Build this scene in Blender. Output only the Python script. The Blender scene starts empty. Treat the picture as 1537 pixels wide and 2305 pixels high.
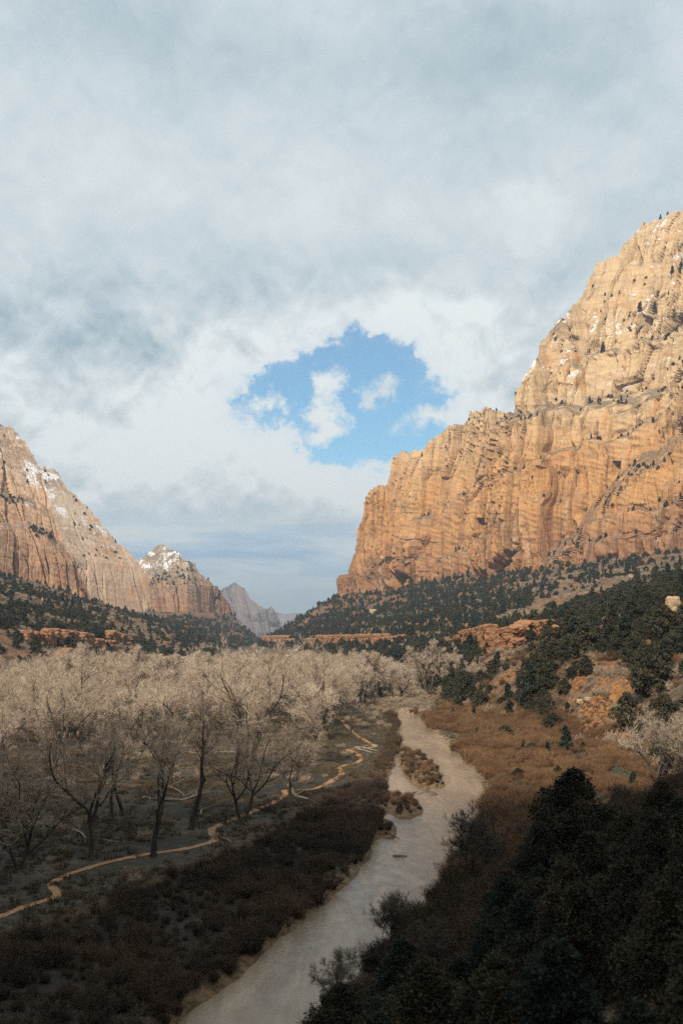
import bpy, math, random
import numpy as np
from mathutils import Vector

S = bpy.context.scene
COL = S.collection
F = 2241.0; CX = 768.5; HY = 1425.0; CAMZ = 26.0      # photograph's focal length and horizon, in its own pixels

# ------------------------------------------------------------------ camera
cd = bpy.data.cameras.new('camera'); cam = bpy.data.objects.new('camera', cd); COL.objects.link(cam)
cam.location = (0, 0, CAMZ); cam.rotation_euler = (math.radians(90), 0, 0)
cd.sensor_fit = 'VERTICAL'; cd.sensor_height = 36.0; cd.lens = F * 36.0 / 2305.0
cd.shift_y = (HY - 1152.5) / 2305.0
cd.clip_start = 0.5; cd.clip_end = 60000
cd.dof.use_dof = True; cd.dof.focus_distance = 700; cd.dof.aperture_fstop = 0.5
S.camera = cam

# ------------------------------------------------------------------ exposure and engine
S.view_settings.view_transform = 'Standard'; S.view_settings.look = 'None'
S.view_settings.exposure = 0.0; S.view_settings.gamma = 1.0; S.view_settings.use_curve_mapping = False
S.render.engine = 'CYCLES'
S.cycles.use_denoising = False
S.cycles.max_bounces = 5; S.cycles.diffuse_bounces = 2; S.cycles.glossy_bounces = 2
S.cycles.transparent_max_bounces = 4; S.cycles.volume_bounces = 0

# ------------------------------------------------------------------ node helpers
class NT:
    def __init__(s, tree): s.t = tree; s.n = tree.nodes; s.l = tree.links
    def new(s, typ, **kw):
        nd = s.n.new(typ)
        for k, v in kw.items(): setattr(nd, k, v)
        return nd
    def put(s, sock, v):
        if isinstance(v, bpy.types.NodeSocket): s.l.new(v, sock)
        elif v is not None: sock.default_value = v
    def m(s, op, a, b=None, c=None, clamp=False):
        nd = s.n.new('ShaderNodeMath'); nd.operation = op; nd.use_clamp = clamp
        for i, v in enumerate((a, b, c)):
            if v is not None: s.put(nd.inputs[i], v)
        return nd.outputs[0]
    def smooth(s, v, lo, hi, a=0.0, b=1.0):
        nd = s.n.new('ShaderNodeMapRange'); nd.interpolation_type = 'SMOOTHSTEP'
        for i, q in enumerate((v, lo, hi, a, b)): s.put(nd.inputs[i], q)
        return nd.outputs[0]
    def mix(s, f, a, b, blend='MIX'):
        nd = s.n.new('ShaderNodeMix'); nd.data_type = 'RGBA'; nd.blend_type = blend
        s.put(nd.inputs[0], f); s.put(nd.inputs[6], c4(a)); s.put(nd.inputs[7], c4(b))
        return nd.outputs[2]
    def noise(s, vec, scale, detail=4.0, rough=0.55, dist=0.0):
        nd = s.n.new('ShaderNodeTexNoise'); s.put(nd.inputs['Vector'], vec)
        nd.inputs['Scale'].default_value = scale; nd.inputs['Detail'].default_value = detail
        nd.inputs['Roughness'].default_value = rough; nd.inputs['Distortion'].default_value = dist
        return nd.outputs['Fac']
    def vmul(s, vec, k):
        nd = s.n.new('ShaderNodeVectorMath'); nd.operation = 'MULTIPLY'
        s.put(nd.inputs[0], vec); nd.inputs[1].default_value = k
        return nd.outputs[0]
    def comb(s, x, y, z):
        nd = s.n.new('ShaderNodeCombineXYZ')
        for i, v in enumerate((x, y, z)): s.put(nd.inputs[i], v)
        return nd.outputs[0]
    def sep(s, vec):
        nd = s.n.new('ShaderNodeSeparateXYZ'); s.l.new(vec, nd.inputs[0]); return nd.outputs
def c4(v):
    if isinstance(v, (tuple, list)) and len(v) == 3: return (*v, 1.0)
    return v

# ------------------------------------------------------------------ sun and sky
SUN_EL = math.radians(39); SUN_AZ = math.radians(-156)   # azimuth of the sun, clockwise from +Y: behind the camera and to the left
sun_vec = Vector((math.sin(SUN_AZ) * math.cos(SUN_EL), math.cos(SUN_AZ) * math.cos(SUN_EL), math.sin(SUN_EL)))
sd = bpy.data.lights.new('sun', 'SUN'); sun = bpy.data.objects.new('sun', sd); COL.objects.link(sun)
sd.energy = 5.0; sd.angle = math.radians(3.0); sd.color = (1.0, 0.89, 0.73)
sun.rotation_euler = sun_vec.to_track_quat('Z', 'Y').to_euler()
sun.location = (-200, -300, 900)

world = bpy.data.worlds.new('World'); S.world = world; world.use_nodes = True
W = NT(world.node_tree); W.n.clear()
wout = W.new('ShaderNodeOutputWorld')
skyt = W.new('ShaderNodeTexSky', sky_type='NISHITA', sun_disc=False, sun_elevation=SUN_EL, sun_rotation=SUN_AZ)
skyt.air_density = 1.0; skyt.dust_density = 1.0; skyt.ozone_density = 1.0; skyt.altitude = 1300
bg_sky = W.new('ShaderNodeBackground')
W.l.new(W.mix(1.0, skyt.outputs[0], (0.66, 0.97, 0.98), 'MULTIPLY'), bg_sky.inputs[0]); bg_sky.inputs[1].default_value = 0.15
tc = W.new('ShaderNodeTexCoord'); D = tc.outputs['Generated']
dx, dy, dz = W.sep(D)
hr = W.m('MAXIMUM', W.m('SQRT', W.m('ADD', W.m('MULTIPLY', dx, dx), W.m('MULTIPLY', dy, dy))), 0.05)
az = W.m('ARCTAN2', dx, dy)
elv = W.m('DIVIDE', dz, hr)
u0 = W.m('MULTIPLY', az, 2.241); w0 = W.m('MULTIPLY', elv, 2.241)       # thousandths of a photograph pixel, on the sphere
nz_a = W.noise(D, 7.0, 8.0, 0.62); nz_b = W.noise(W.vmul(D, (1, 1, 1.3)), 16.0, 9.0, 0.66)
nz_c = W.noise(W.comb(W.m('ADD', dz, 5.1), W.m('ADD', dx, 2.0), dy), 14.0, 9.0, 0.66)
nz_d = W.noise(W.vmul(D, (1, 1, 1.2)), 48.0, 6.0, 0.6); nz_e = W.noise(W.comb(dx, W.m('ADD', dz, 7.0), dy), 48.0, 6.0, 0.6)
u = W.m('ADD', u0, W.m('MULTIPLY', W.m('ADD', W.m('SUBTRACT', nz_b, 0.5), W.m('MULTIPLY', W.m('SUBTRACT', nz_d, 0.5), 0.45)), 0.17))
w = W.m('ADD', w0, W.m('MULTIPLY', W.m('ADD', W.m('SUBTRACT', nz_c, 0.5), W.m('MULTIPLY', W.m('SUBTRACT', nz_e, 0.5), 0.45)), 0.17))
def px_u(p): return (p - CX) / 1000.0
def py_w(p): return (HY - p) / 1000.0
def blob(U, V, px, py, rx, ry, rot=0.0):
    """signed distance, about, to an ellipse of cloud or clear sky"""
    a = W.m('SUBTRACT', U, px_u(px)); b = W.m('SUBTRACT', V, py_w(py))
    if rot:
        c, s_ = math.cos(rot), math.sin(rot)
        a, b = W.m('ADD', W.m('MULTIPLY', a, c), W.m('MULTIPLY', b, s_)), W.m('SUBTRACT', W.m('MULTIPLY', b, c), W.m('MULTIPLY', a, s_))
    a = W.m('DIVIDE', a, rx / 1000.0); b = W.m('DIVIDE', b, ry / 1000.0)
    r = W.m('SQRT', W.m('ADD', W.m('MULTIPLY', a, a), W.m('MULTIPLY', b, b)))
    return W.m('MULTIPLY', W.m('SUBTRACT', r, 1.0), min(rx, ry) / 1000.0)
def union(lst, k=0.03):
    o = lst[0]
    for q in lst[1:]: o = W.m('SMOOTH_MIN', o, q, k)
    return o
hole = union([blob(u, w, *e) for e in ((790, 850, 150, 82, 0.1), (650, 895, 115, 62, 0.25), (880, 858, 72, 74, 0), (958, 908, 40, 30, 0.2), (925, 1000, 40, 40, 0),
                                        (850, 960, 150, 90, -0.1), (740, 975, 95, 55, -0.6))])
puff = union([blob(u, w, *e) for e in ((752, 872, 26, 40, -0.3), (728, 930, 36, 34, 0.3), (725, 972, 52, 30, 0.45),
                                        (857, 880, 30, 16, 0.4), (835, 905, 16, 18, 0), (582, 918, 42, 18, 0.2), (640, 928, 14, 16, 0),
                                        (975, 950, 66, 24, 0.3))], 0.015)
fine = W.m('MULTIPLY', W.m('SUBTRACT', W.noise(D, 80.0, 6.0, 0.65), 0.5), 0.042)
hole_f = W.m('ADD', hole, fine)
a_deck = W.m('ADD', W.m('MULTIPLY', W.smooth(hole_f, -0.006, 0.014), 0.72), W.m('MULTIPLY', W.smooth(hole_f, -0.03, 0.05), 0.28))
a_puff = W.smooth(W.m('ADD', puff, fine), 0.016, -0.02)
# broken, bluish base of the cloud deck low over the horizon
lowv = W.comb(W.m('MULTIPLY', u0, 1.3), W.m('MULTIPLY', w0, 9.0), 3.0)
nlow = W.noise(lowv, 1.7, 7.0, 0.6, 0.4)
lowzone = W.smooth(w0, 0.30, 0.17)
gapz = W.smooth(w0, 0.15, 0.05)
a_gap = W.m('MULTIPLY', W.smooth(nlow, 0.50, 0.36), gapz)
alpha = W.m('MAXIMUM', a_deck, a_puff)
alpha = W.m('MULTIPLY', alpha, W.m('SUBTRACT', 1.0, W.m('MULTIPLY', a_gap, 0.85)))
# brightness of the deck
def bump_at(px, py, rx, ry, amp):
    a = W.m('DIVIDE', W.m('SUBTRACT', u, px_u(px)), rx / 1000.0); b = W.m('DIVIDE', W.m('SUBTRACT', w, py_w(py)), ry / 1000.0)
    e = W.m('EXPONENT', W.m('MULTIPLY', W.m('ADD', W.m('MULTIPLY', a, a), W.m('MULTIPLY', b, b)), -1.0))
    return W.m('MULTIPLY', e, amp)
L = W.m('ADD', 0.50, W.m('MULTIPLY', W.m('SUBTRACT', W.noise(W.vmul(D, (1, 1, 1.6)), 2.6, 4.0, 0.5), 0.5), 0.45))
L = W.m('ADD', L, W.m('MULTIPLY', W.m('SUBTRACT', nz_a, 0.5), 0.75))
L = W.m('ADD', L, W.m('MULTIPLY', W.smooth(hole, 0.17, 0.0), 0.48))
for q in ((1170, 500, 120, 60, 0.30), (160, 970, 360, 85, 0.46), (560, 1010, 240, 60, 0.40), (780, 1090, 200, 70, 0.50), (400, 1080, 260, 60, 0.34), (120, 760, 260, 130, -0.20),
          (760, 600, 330, 70, -0.12), (1250, 180, 340, 150, -0.26), (600, 120, 500, 130, -0.20), (200, 60, 300, 100, -0.15), (250, 430, 350, 140, 0.16), (950, 720, 200, 50, 0.22),
          (1060, 800, 90, 110, 0.10), (150, 1140, 260, 50, -0.04)):
    L = W.m('ADD', L, bump_at(*q))
L = W.m('ADD', L, W.m('MULTIPLY', W.m('SUBTRACT', nz_b, 0.5), W.m('ADD', 0.15, W.m('MULTIPLY', W.m('MULTIPLY', W.smooth(w0, 0.20, 0.34), W.smooth(w0, 0.85, 0.6)), 0.75))))
# billows: brighter on the side turned to the light above, greyer beneath
def shift(k): return W.comb(dx, dy, W.m('ADD', dz, k))
def billow(sc, step, amp):
    return W.m('MULTIPLY', W.m('SUBTRACT', W.noise(shift(0.0), sc, 5.0, 0.55, 0.5), W.noise(shift(step), sc, 5.0, 0.55, 0.5)), amp)
bz_ = W.m('ADD', 0.30, W.m('MULTIPLY', W.m('MULTIPLY', W.smooth(w0, 0.18, 0.32), W.smooth(w0, 0.90, 0.62)), 0.9))
L = W.m('ADD', L, W.m('MULTIPLY', bz_, W.m('ADD', billow(9.0, 0.022, 1.5), billow(24.0, 0.010, 1.2))))
L = W.m('MAXIMUM', W.m('MINIMUM', L, 1.2), 0.0)
deck = W.mix(L, (0.385, 0.515, 0.595), (0.95, 1.0, 1.0))
low_col = W.mix(W.smooth(nlow, 0.36, 0.66), (0.34, 0.58, 0.86), (0.92, 1.0, 1.0))
low_col = W.mix(W.m('MULTIPLY', W.smooth(w0, 0.17, 0.06), 0.65), low_col, (0.62, 0.86, 1.0))
lowmask = W.m('MULTIPLY', lowzone, W.smooth(hole, 0.03, 0.16))
cloud = W.mix(lowmask, deck, low_col)
bg_cl = W.new('ShaderNodeBackground'); W.l.new(cloud, bg_cl.inputs[0]); bg_cl.inputs[1].default_value = 0.95
wmix = W.new('ShaderNodeMixShader'); W.l.new(alpha, wmix.inputs[0]); W.l.new(bg_sky.outputs[0], wmix.inputs[1]); W.l.new(bg_cl.outputs[0], wmix.inputs[2])
W.l.new(wmix.outputs[0], wout.inputs[0])

# ------------------------------------------------------------------ numpy noise
_rs = np.random.RandomState(7)
_PERM = np.concatenate([_rs.permutation(256)] * 3).astype(np.int32)
_G = _rs.normal(size=(256, 3)); _G /= np.linalg.norm(_G, axis=1)[:, None]
def perlin(x, y, z=0.0):
    x, y, z = np.broadcast_arrays(np.asarray(x, float), np.asarray(y, float), np.asarray(z, float))
    xi, yi, zi = np.floor(x).astype(np.int64), np.floor(y).astype(np.int64), np.floor(z).astype(np.int64)
    xf, yf, zf = x - xi, y - yi, z - zi
    fu, fv, fw = [t * t * t * (t * (t * 6 - 15) + 10) for t in (xf, yf, zf)]
    xi &= 255; yi &= 255; zi &= 255
    out = 0.0
    for i in (0, 1):
        for j in (0, 1):
            for k in (0, 1):
                h = _PERM[_PERM[_PERM[xi + i] + yi + j] + zi + k]
                g = _G[h]
                d = g[..., 0] * (xf - i) + g[..., 1] * (yf - j) + g[..., 2] * (zf - k)
                out = out + d * (fu if i else 1 - fu) * (fv if j else 1 - fv) * (fw if k else 1 - fw)
    return out * 1.5
def fbm(x, y, z=0.0, o=4, r=0.5):
    s, a, f = 0.0, 1.0, 1.0
    for _ in range(o):
        s = s + a * perlin(x * f + 3.7 * _, y * f + 1.3 * _, np.asarray(z) * f); a *= r; f *= 2.03
    return s
def _h2(i, j, k):
    return (_PERM[(_PERM[(_PERM[i & 255] + j) & 255] + k) & 255]) / 255.0
def voronoi(x, y, seed=0):
    """cell value, and the distance between the two nearest cell points"""
    xi, yi = np.floor(x).astype(np.int64), np.floor(y).astype(np.int64)
    d1 = np.full(x.shape, 9.0); d2 = np.full(x.shape, 9.0); cv = np.zeros(x.shape)
    for i in (-1, 0, 1):
        for j in (-1, 0, 1):
            a, b = xi + i, yi + j
            px = a + 0.1 + 0.8 * _h2(a, b, seed); py = b + 0.1 + 0.8 * _h2(a, b, seed + 57)
            d = np.hypot(px - x, py - y); v = _h2(a, b, seed + 101)
            n = d < d1
            d2 = np.where(n, d1, np.minimum(d2, d)); cv = np.where(n, v, cv); d1 = np.where(n, d, d1)
    return cv, d2 - d1
def sstep(v, a, b):
    t = np.clip((v - a) / (b - a), 0, 1); return t * t * (3 - 2 * t)
def interp(v, pts):
    p = np.array(sorted(pts), float); return np.interp(v, p[:, 0], p[:, 1])
def pix(px, py, d):
    return ((px - CX) / F * d, d, CAMZ - (py - HY) / F * d)
def on_plane(px, py, z=0.0):
    d = (CAMZ - z) * F / (py - HY); return ((px - CX) / F * d, d)

# ------------------------------------------------------------------ mesh and object helpers
def mesh_np(name, verts, faces, mats=(), smooth=False, midx=None, attrs=None):
    """faces: an (n, 3) or (n, 4) array, or a list of such arrays"""
    verts = np.asarray(verts, np.float32)
    fl = faces if isinstance(faces, list) else [faces]
    fl = [np.asarray(f, np.int32) for f in fl if len(f)]
    me = bpy.data.meshes.new(name)
    me.vertices.add(len(verts)); me.vertices.foreach_set('co', verts.ravel())
    loops = np.concatenate([f.ravel() for f in fl]); tot = np.concatenate([np.full(len(f), f.shape[1], np.int32) for f in fl])
    st = np.concatenate([[0], np.cumsum(tot)[:-1]]).astype(np.int32)
    me.loops.add(len(loops)); me.loops.foreach_set('vertex_index', loops)
    me.polygons.add(len(tot)); me.polygons.foreach_set('loop_start', st); me.polygons.foreach_set('loop_total', tot)
    if midx is not None: me.polygons.foreach_set('material_index', np.asarray(midx, np.int32))
    me.polygons.foreach_set('use_smooth', np.full(len(tot), bool(smooth)))
    for m in mats: me.materials.append(m)
    for k, v in (attrs or {}).items():
        v = np.asarray(v, np.float32)
        if v.ndim == 2:
            a = me.color_attributes.new(k, 'FLOAT_COLOR', 'POINT'); a.data.foreach_set('color', np.c_[v, np.ones(len(v))].astype(np.float32).ravel())
        else:
            a = me.attributes.new(k, 'FLOAT', 'POINT'); a.data.foreach_set('value', v)
    me.update(); me.validate()
    return me
def link(name, data, parent=None, loc=None, rot=0.0, sc=None):
    o = bpy.data.objects.new(name, data); COL.objects.link(o)
    if parent is not None: o.parent = parent
    if loc is not None: o.location = loc
    if rot: o.rotation_euler = (0, 0, rot)
    if sc is not None: o.scale = (sc, sc, sc) if np.isscalar(sc) else sc
    return o
def tag(o, label=None, cat=None, group=None, kind=None):
    if label: o['label'] = label
    if cat: o['category'] = cat
    if group: o['group'] = group
    if kind: o['kind'] = kind
    return o
def grid_faces(nr, nc):
    a = np.arange(nr * nc).reshape(nr, nc)
    return np.stack([a[:-1, :-1], a[:-1, 1:], a[1:, 1:], a[1:, :-1]], -1).reshape(-1, 4)
class MB:
    """collects tubes and loose triangles for one mesh"""
    def __init__(s): s.v = []; s.f3 = []; s.f4 = []; s.n = 0
    def add(s, v, f):
        f = np.asarray(f) + s.n; s.v.append(np.asarray(v, float)); s.n += len(v)
        (s.f3 if f.shape[1] == 3 else s.f4).append(f)
    def tube(s, pts, rad, sides=5, cap=False):
        pts = np.asarray(pts, float); n = len(pts)
        t = np.gradient(pts, axis=0); t /= np.linalg.norm(t, axis=1)[:, None] + 1e-9
        ref = np.array([0, 0, 1.0]) if abs(t[:, 2].mean()) < 0.8 else np.array([1.0, 0, 0])
        a = np.cross(t, ref); a /= np.linalg.norm(a, axis=1)[:, None] + 1e-9; b = np.cross(t, a)
        ang = np.arange(sides) * 2 * math.pi / sides
        ring = pts[:, None] + np.asarray(rad)[:, None, None] * (a[:, None] * np.cos(ang)[None, :, None] + b[:, None] * np.sin(ang)[None, :, None])
        i = np.arange(n - 1)[:, None] * sides; j = np.arange(sides)[None]; k = (j + 1) % sides
        s.add(ring.reshape(-1, 3), np.stack([i + j, i + k, i + sides + k, i + sides + j], -1).reshape(-1, 4))
        if cap:
            o = s.n; s.v.append(pts[[0, -1]]); s.n += 2
            e = o - sides; b0 = o - n * sides
            for q in range(sides):
                s.f3.append(np.array([[o, b0 + (q + 1) % sides, b0 + q], [o + 1, e + q, e + (q + 1) % sides]]))
    def mesh(s, name, mats, smooth=False):
        fl = [np.concatenate(g) for g in (s.f3, s.f4) if g]
        return mesh_np(name, np.concatenate(s.v), fl, mats, smooth)
def merge(name, parts, mats, smooth=False):
    """several (MB, material index) into one mesh"""
    V, f3, f4, m3, m4, n = [], [], [], [], [], 0
    for mb, mi in parts:
        V += mb.v
        for f in mb.f3: f3.append(f + n); m3 += [mi] * len(f)
        for f in mb.f4: f4.append(f + n); m4 += [mi] * len(f)
        n += mb.n
    fl = [np.concatenate(g) for g in (f3, f4) if g]
    return mesh_np(name, np.concatenate(V), fl, mats, smooth, m3 + m4)

# ------------------------------------------------------------------ materials
def material(name):
    m = bpy.data.materials.new(name); m.use_nodes = True
    t = NT(m.node_tree); b = t.n.get('Principled BSDF')
    b.inputs['Roughness'].default_value = 0.9; b.inputs['Specular IOR Level'].default_value = 0.15
    return m, t, b
def geo(t):
    g = t.new('ShaderNodeNewGeometry'); return g.outputs['Position'], g.outputs['Normal']
def bump(t, b, h, dist, strength=1.0):
    nd = t.new('ShaderNodeBump'); t.put(nd.inputs['Height'], h); nd.inputs['Distance'].default_value = dist; nd.inputs['Strength'].default_value = strength
    t.l.new(nd.outputs[0], b.inputs['Normal'])

def rock_material(name, low, mid, high, z_low, z_high, snow_z=None, snow_amt=0.5, scrub=0.5, streak=0.6, pale=0.0):
    m, t, b = material(name)
    P, Nn = geo(t); x, y, z = t.sep(P); nx, ny, nz_ = t.sep(Nn)
    big = t.noise(P, 0.006, 4, 0.55)
    zz = t.m('ADD', z, t.m('MULTIPLY', t.m('SUBTRACT', big, 0.5), 160.0))
    col = t.mix(t.smooth(zz, z_low, z_low + (z_high - z_low) * 0.45), low, mid)
    col = t.mix(t.smooth(zz, z_low + (z_high - z_low) * 0.5, z_high), col, high)
    # patches of fresh orange rock, and weathered greyish rock
    orange = t.smooth(t.noise(t.vmul(P, (1, 1, 0.45)), 0.022, 5, 0.6, 0.8), 0.56, 0.70)
    col = t.mix(t.m('MULTIPLY', orange, 0.80), col, (0.60, 0.265, 0.075))
    grey = t.smooth(t.noise(t.vmul(P, (1, 1, 0.8)), 0.012, 5, 0.6, 0.5), 0.52, 0.70)
    col = t.mix(t.m('MULTIPLY', grey, 0.45), col, (0.30, 0.205, 0.14))
    # bedding, thin and warped
    bz = t.m('ADD', z, t.m('MULTIPLY', t.noise(P, 0.01, 3, 0.5), 40.0))
    bed = t.noise(t.comb(t.m('MULTIPLY', x, 0.004), t.m('MULTIPLY', y, 0.004), t.m('MULTIPLY', bz, 0.16)), 1.0, 5, 0.65)
    col = t.mix(t.smooth(bed, 0.40, 0.56), t.mix(0.20, col, (0.20, 0.10, 0.055)), col)
    # water streaks down the faces
    st = t.noise(t.vmul(P, (0.075, 0.075, 0.006)), 1.0, 5, 0.6, 0.3)
    st2 = t.noise(t.vmul(P, (0.022, 0.022, 0.004)), 1.0, 3, 0.5)
    dark = t.m('MULTIPLY', t.smooth(st, 0.54, 0.68), t.smooth(st2, 0.42, 0.58))
    col = t.mix(t.m('MULTIPLY', dark, streak), col, (0.15, 0.075, 0.045))
    lite = t.m('MULTIPLY', t.smooth(st, 0.46, 0.34), t.smooth(st2, 0.56, 0.40))
    col = t.mix(t.m('MULTIPLY', lite, 0.55), col, (0.64, 0.50, 0.34))
    var = t.m('MULTIPLY', t.smooth(t.noise(t.vmul(P, (1, 1, 0.7)), 0.016, 6, 0.65, 1.0), 0.50, 0.64), t.smooth(zz, z_high, z_low))
    col = t.mix(t.m('MULTIPLY', var, 0.50), col, (0.20, 0.115, 0.075))
    # grain
    g = t.noise(P, 0.35, 4, 0.7)
    col = t.mix(t.smooth(g, 0.3, 0.7), t.mix(0.20, col, (0.10, 0.06, 0.04)), col)
    if pale: col = t.mix(pale, col, (0.46, 0.38, 0.30))
    # soil, brush and snow that lie on ledges
    scr = t.m('MULTIPLY', t.smooth(nz_, 0.45, 0.66), t.smooth(t.noise(P, 0.05, 4, 0.6), 0.36, 0.52))
    scrc = t.mix(t.smooth(t.noise(P, 0.25, 3, 0.7), 0.42, 0.58), (0.10, 0.082, 0.06), (0.24, 0.17, 0.115))
    col = t.mix(t.m('MULTIPLY', scr, scrub), col, scrc)
    if snow_z is not None:
        sn = t.m('MULTIPLY', t.smooth(nz_, 0.36, 0.56), t.smooth(t.noise(P, 0.03, 5, 0.65), 0.60 - 0.2 * snow_amt, 0.66 - 0.2 * snow_amt))
        sn = t.m('MULTIPLY', sn, t.smooth(zz, snow_z - 40, snow_z + 30))
        sn = t.m('MULTIPLY', sn, t.smooth(g, 0.40, 0.50))
        col = t.mix(sn, col, (0.80, 0.82, 0.86))
    t.l.new(col, b.inputs['Base Color'])
    hgt = t.m('ADD', t.m('MULTIPLY', t.noise(P, 0.16, 6, 0.65), 0.7), t.m('MULTIPLY', t.noise(t.vmul(P, (0.14, 0.14, 0.014)), 1.0, 6, 0.62), 1.8))
    hgt = t.m('ADD', hgt, t.m('MULTIPLY', bed, 0.35))
    bump(t, b, hgt, 5.0, 0.55)
    return m

# ------------------------------------------------------------------ terrain: one height function
EDGE_R = [(-200, -10), (0, -34), (40, -14), (60, -2), (68, 1.5), (90, 9.5), (110, 20), (130, 34), (150, 50), (200, 62), (250, 58), (300, 46),
          (350, 38), (450, 40), (600, 38), (800, 20), (1200, -60), (1800, -150), (2300, -200), (3000, -180), (5000, 200), (20000, 3000)]
CLIFF_R = [(-200, 700), (0, 900), (300, 960), (900, 640), (1050, 545), (1250, 428), (1420, 337), (1550, 271), (1720, 178), (1850, 109), (2000, 0), (2300, 60), (3000, 300), (5000, 1200), (20000, 6000)]
CZ_R = [(-200, 240), (300, 240), (900, 172), (1250, 129), (1420, 122), (1550, 118), (1720, 118), (1850, 110), (2000, 104), (2300, 90), (3000, 60), (20000, 60)]
EDGE_L = [(-200, -420), (100, -330), (300, -235), (500, -172), (700, -158), (1000, -146), (1500, -160), (2000, -185), (2600, -207), (3200, -280), (5000, -900), (20000, -5000)]
CLIFF_L = [(-200, -600), (300, -500), (1000, -475), (1250, -490), (1420, -487), (1500, -372), (1900, -372), (2100, -340), (2600, -280), (3000, -420), (5000, -2000), (20000, -9000)]
CZ_L = [(-200, 150), (700, 125), (1150, 114), (1420, 110), (1500, 62), (1900, 56), (2600, 66), (3200, 60), (20000, 60)]
LB = [(822, 1595), (862, 1604), (896, 1616), (905, 1628), (893, 1650), (905, 1683), (890, 1722), (884, 1760), (888, 1800), (880, 1830), (870, 1870), (838, 1930), (790, 1990), (700, 2072), (600, 2152), (440, 2290), (380, 2340)]
RB = [(858, 1595), (905, 1604), (935, 1612), (948, 1624), (975, 1655), (1010, 1692), (1062, 1730), (1086, 1768), (1092, 1800), (1072, 1850), (1045, 1920), (985, 1990), (935, 2050), (865, 2120), (740, 2290), (700, 2340)]
WZ = -1.25
def bank(pts):
    w_ = [on_plane(a, b, WZ) for a, b in pts]; return sorted((d, x) for x, d in w_)
BL, BR = bank(LB), bank(RB)
ISLANDS = []
for cx_, cy_, rx_, y0_, y1_ in ((950, 1742, 42, 1688, 1784), (906, 1814, 40, 1790, 1846), (868, 1862, 22, 1842, 1890)):
    x_, d_ = on_plane(cx_, cy_, WZ); da = on_plane(cx_, y0_, WZ)[1]; db = on_plane(cx_, y1_, WZ)[1]
    ISLANDS.append((x_, (da + db) / 2, rx_ / F * d_, (da - db) / 2))
def river_in(x, y):
    """horizontal distance inside the channel (negative outside)"""
    q = np.minimum(x - interp(y, BL), interp(y, BR) - x) + 0.9 * perlin(x * 0.3, y * 0.12, 4.0) + 0.35 * perlin(x * 0.9, y * 0.4, 9.0)
    return np.where(y > 345, q - (y - 345) * 0.5, q)
def island_in(x, y):
    r = np.full(np.shape(x), -9.0)
    for cx_, cy_, rx_, ry_ in ISLANDS:
        ang = 1 - np.hypot((x - cx_) / rx_, (y - cy_) / ry_) + 0.3 * perlin(x * 0.35, y * 0.12, 2.0)
        r = np.maximum(r, ang * rx_)
    return r
TERR = [(-20, 2110), (270, 2010), (450, 1935), (600, 1870), (700, 1800), (790, 1765), (850, 1700), (880, 1640)]
TERR_L = sorted((d, x) for x, d in (on_plane(a, b) for a, b in TERR))
def terrace_in(x, y):
    """how far right of the trail terrace's eroded lip (positive: the lower river bank)"""
    return x - interp(y, TERR_L) + 1.2 * perlin(x * 0.15, y * 0.1, 6.0)
def ground(x, y, rough=True):
    x = np.asarray(x, float); y = np.asarray(y, float)
    er, cr, zr = interp(y, EDGE_R), interp(y, CLIFF_R), interp(y, CZ_R)
    s = x - er + 5 * perlin(x * 0.02, y * 0.02, 1.0); t = np.clip(s / (cr - er), -1, 1.5)
    far = zr * np.clip(t, 0, 1.25) ** 0.95
    near_h = 0.50 * np.maximum(s, 0); near_h = 34 * (1 - np.exp(-near_h / 34))
    kn = sstep(y, 175, 105)
    hr_ = kn * near_h + (1 - kn) * (far + 9 * sstep(s, 2, 26) * sstep(y, 800, 300))
    el, cl, zl = interp(y, EDGE_L), interp(y, CLIFF_L), interp(y, CZ_L)
    sl = el - x + 8 * perlin(x * 0.02, y * 0.02, 11.0); tl = np.clip(sl / (el - cl), -1, 1.4)
    hl_ = zl * np.clip(tl, 0, 1.2) ** 0.9
    slope = np.maximum(hr_, hl_)
    h = slope.copy()
    sw = sstep(slope, 1.0, 12.0)
    # the hillside the camera stands on, and the rise behind it
    rr = np.hypot(x * 0.9, y); h = np.maximum(h, np.where(y < 60, 23.6 - 0.62 * rr, 0) - 0.0)
    h = np.maximum(h, 24 + (-y - 10) * 0.45 * sstep(-y, 0, 60) - 0.0 * x) * (y < -10) + h * (y >= -10)
    # rock benches on the slope
    if rough:
        bench = 7 * np.round(h / 14 + 0.4 * perlin(x * 0.008, y * 0.008, 3.0)) * 2
        h = h + (bench - h) * 0.30 * sw * sstep(h, 10, 24)
        h = h + sw * (5.5 * fbm(x * 0.012, y * 0.012, 5.0, 4) + 1.6 * fbm(x * 0.06, y * 0.06, 2.0, 3))
        h = h + (1 - sw) * (0.45 * fbm(x * 0.03, y * 0.03, 8.0, 3) + 0.12 * perlin(x * 0.3, y * 0.3, 1.0))
    # lower bank beside the river
    lo = sstep(terrace_in(x, y), -0.2, 1.6) * sstep(slope, 3.0, 0.5) * sstep(y, 330, 300)
    h = h - 0.75 * lo
    q = river_in(x, y)
    bank_h = np.where(q > 0, WZ - 0.25 - 0.25 * np.minimum(q, 4), WZ - 0.25 + 0.55 * (-q))
    wgt = sstep(q, -3.6, -1.2)
    h = np.where(slope < 6, h * (1 - wgt) + np.minimum(h, bank_h) * wgt, np.where(q > -1, np.minimum(h, bank_h), h))
    isl = island_in(x, y)
    h = np.where((isl > -0.8) & (q > -2), np.maximum(h, WZ + np.minimum(isl * 0.5, 0.7) + 0.05), h)
    return h

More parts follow.
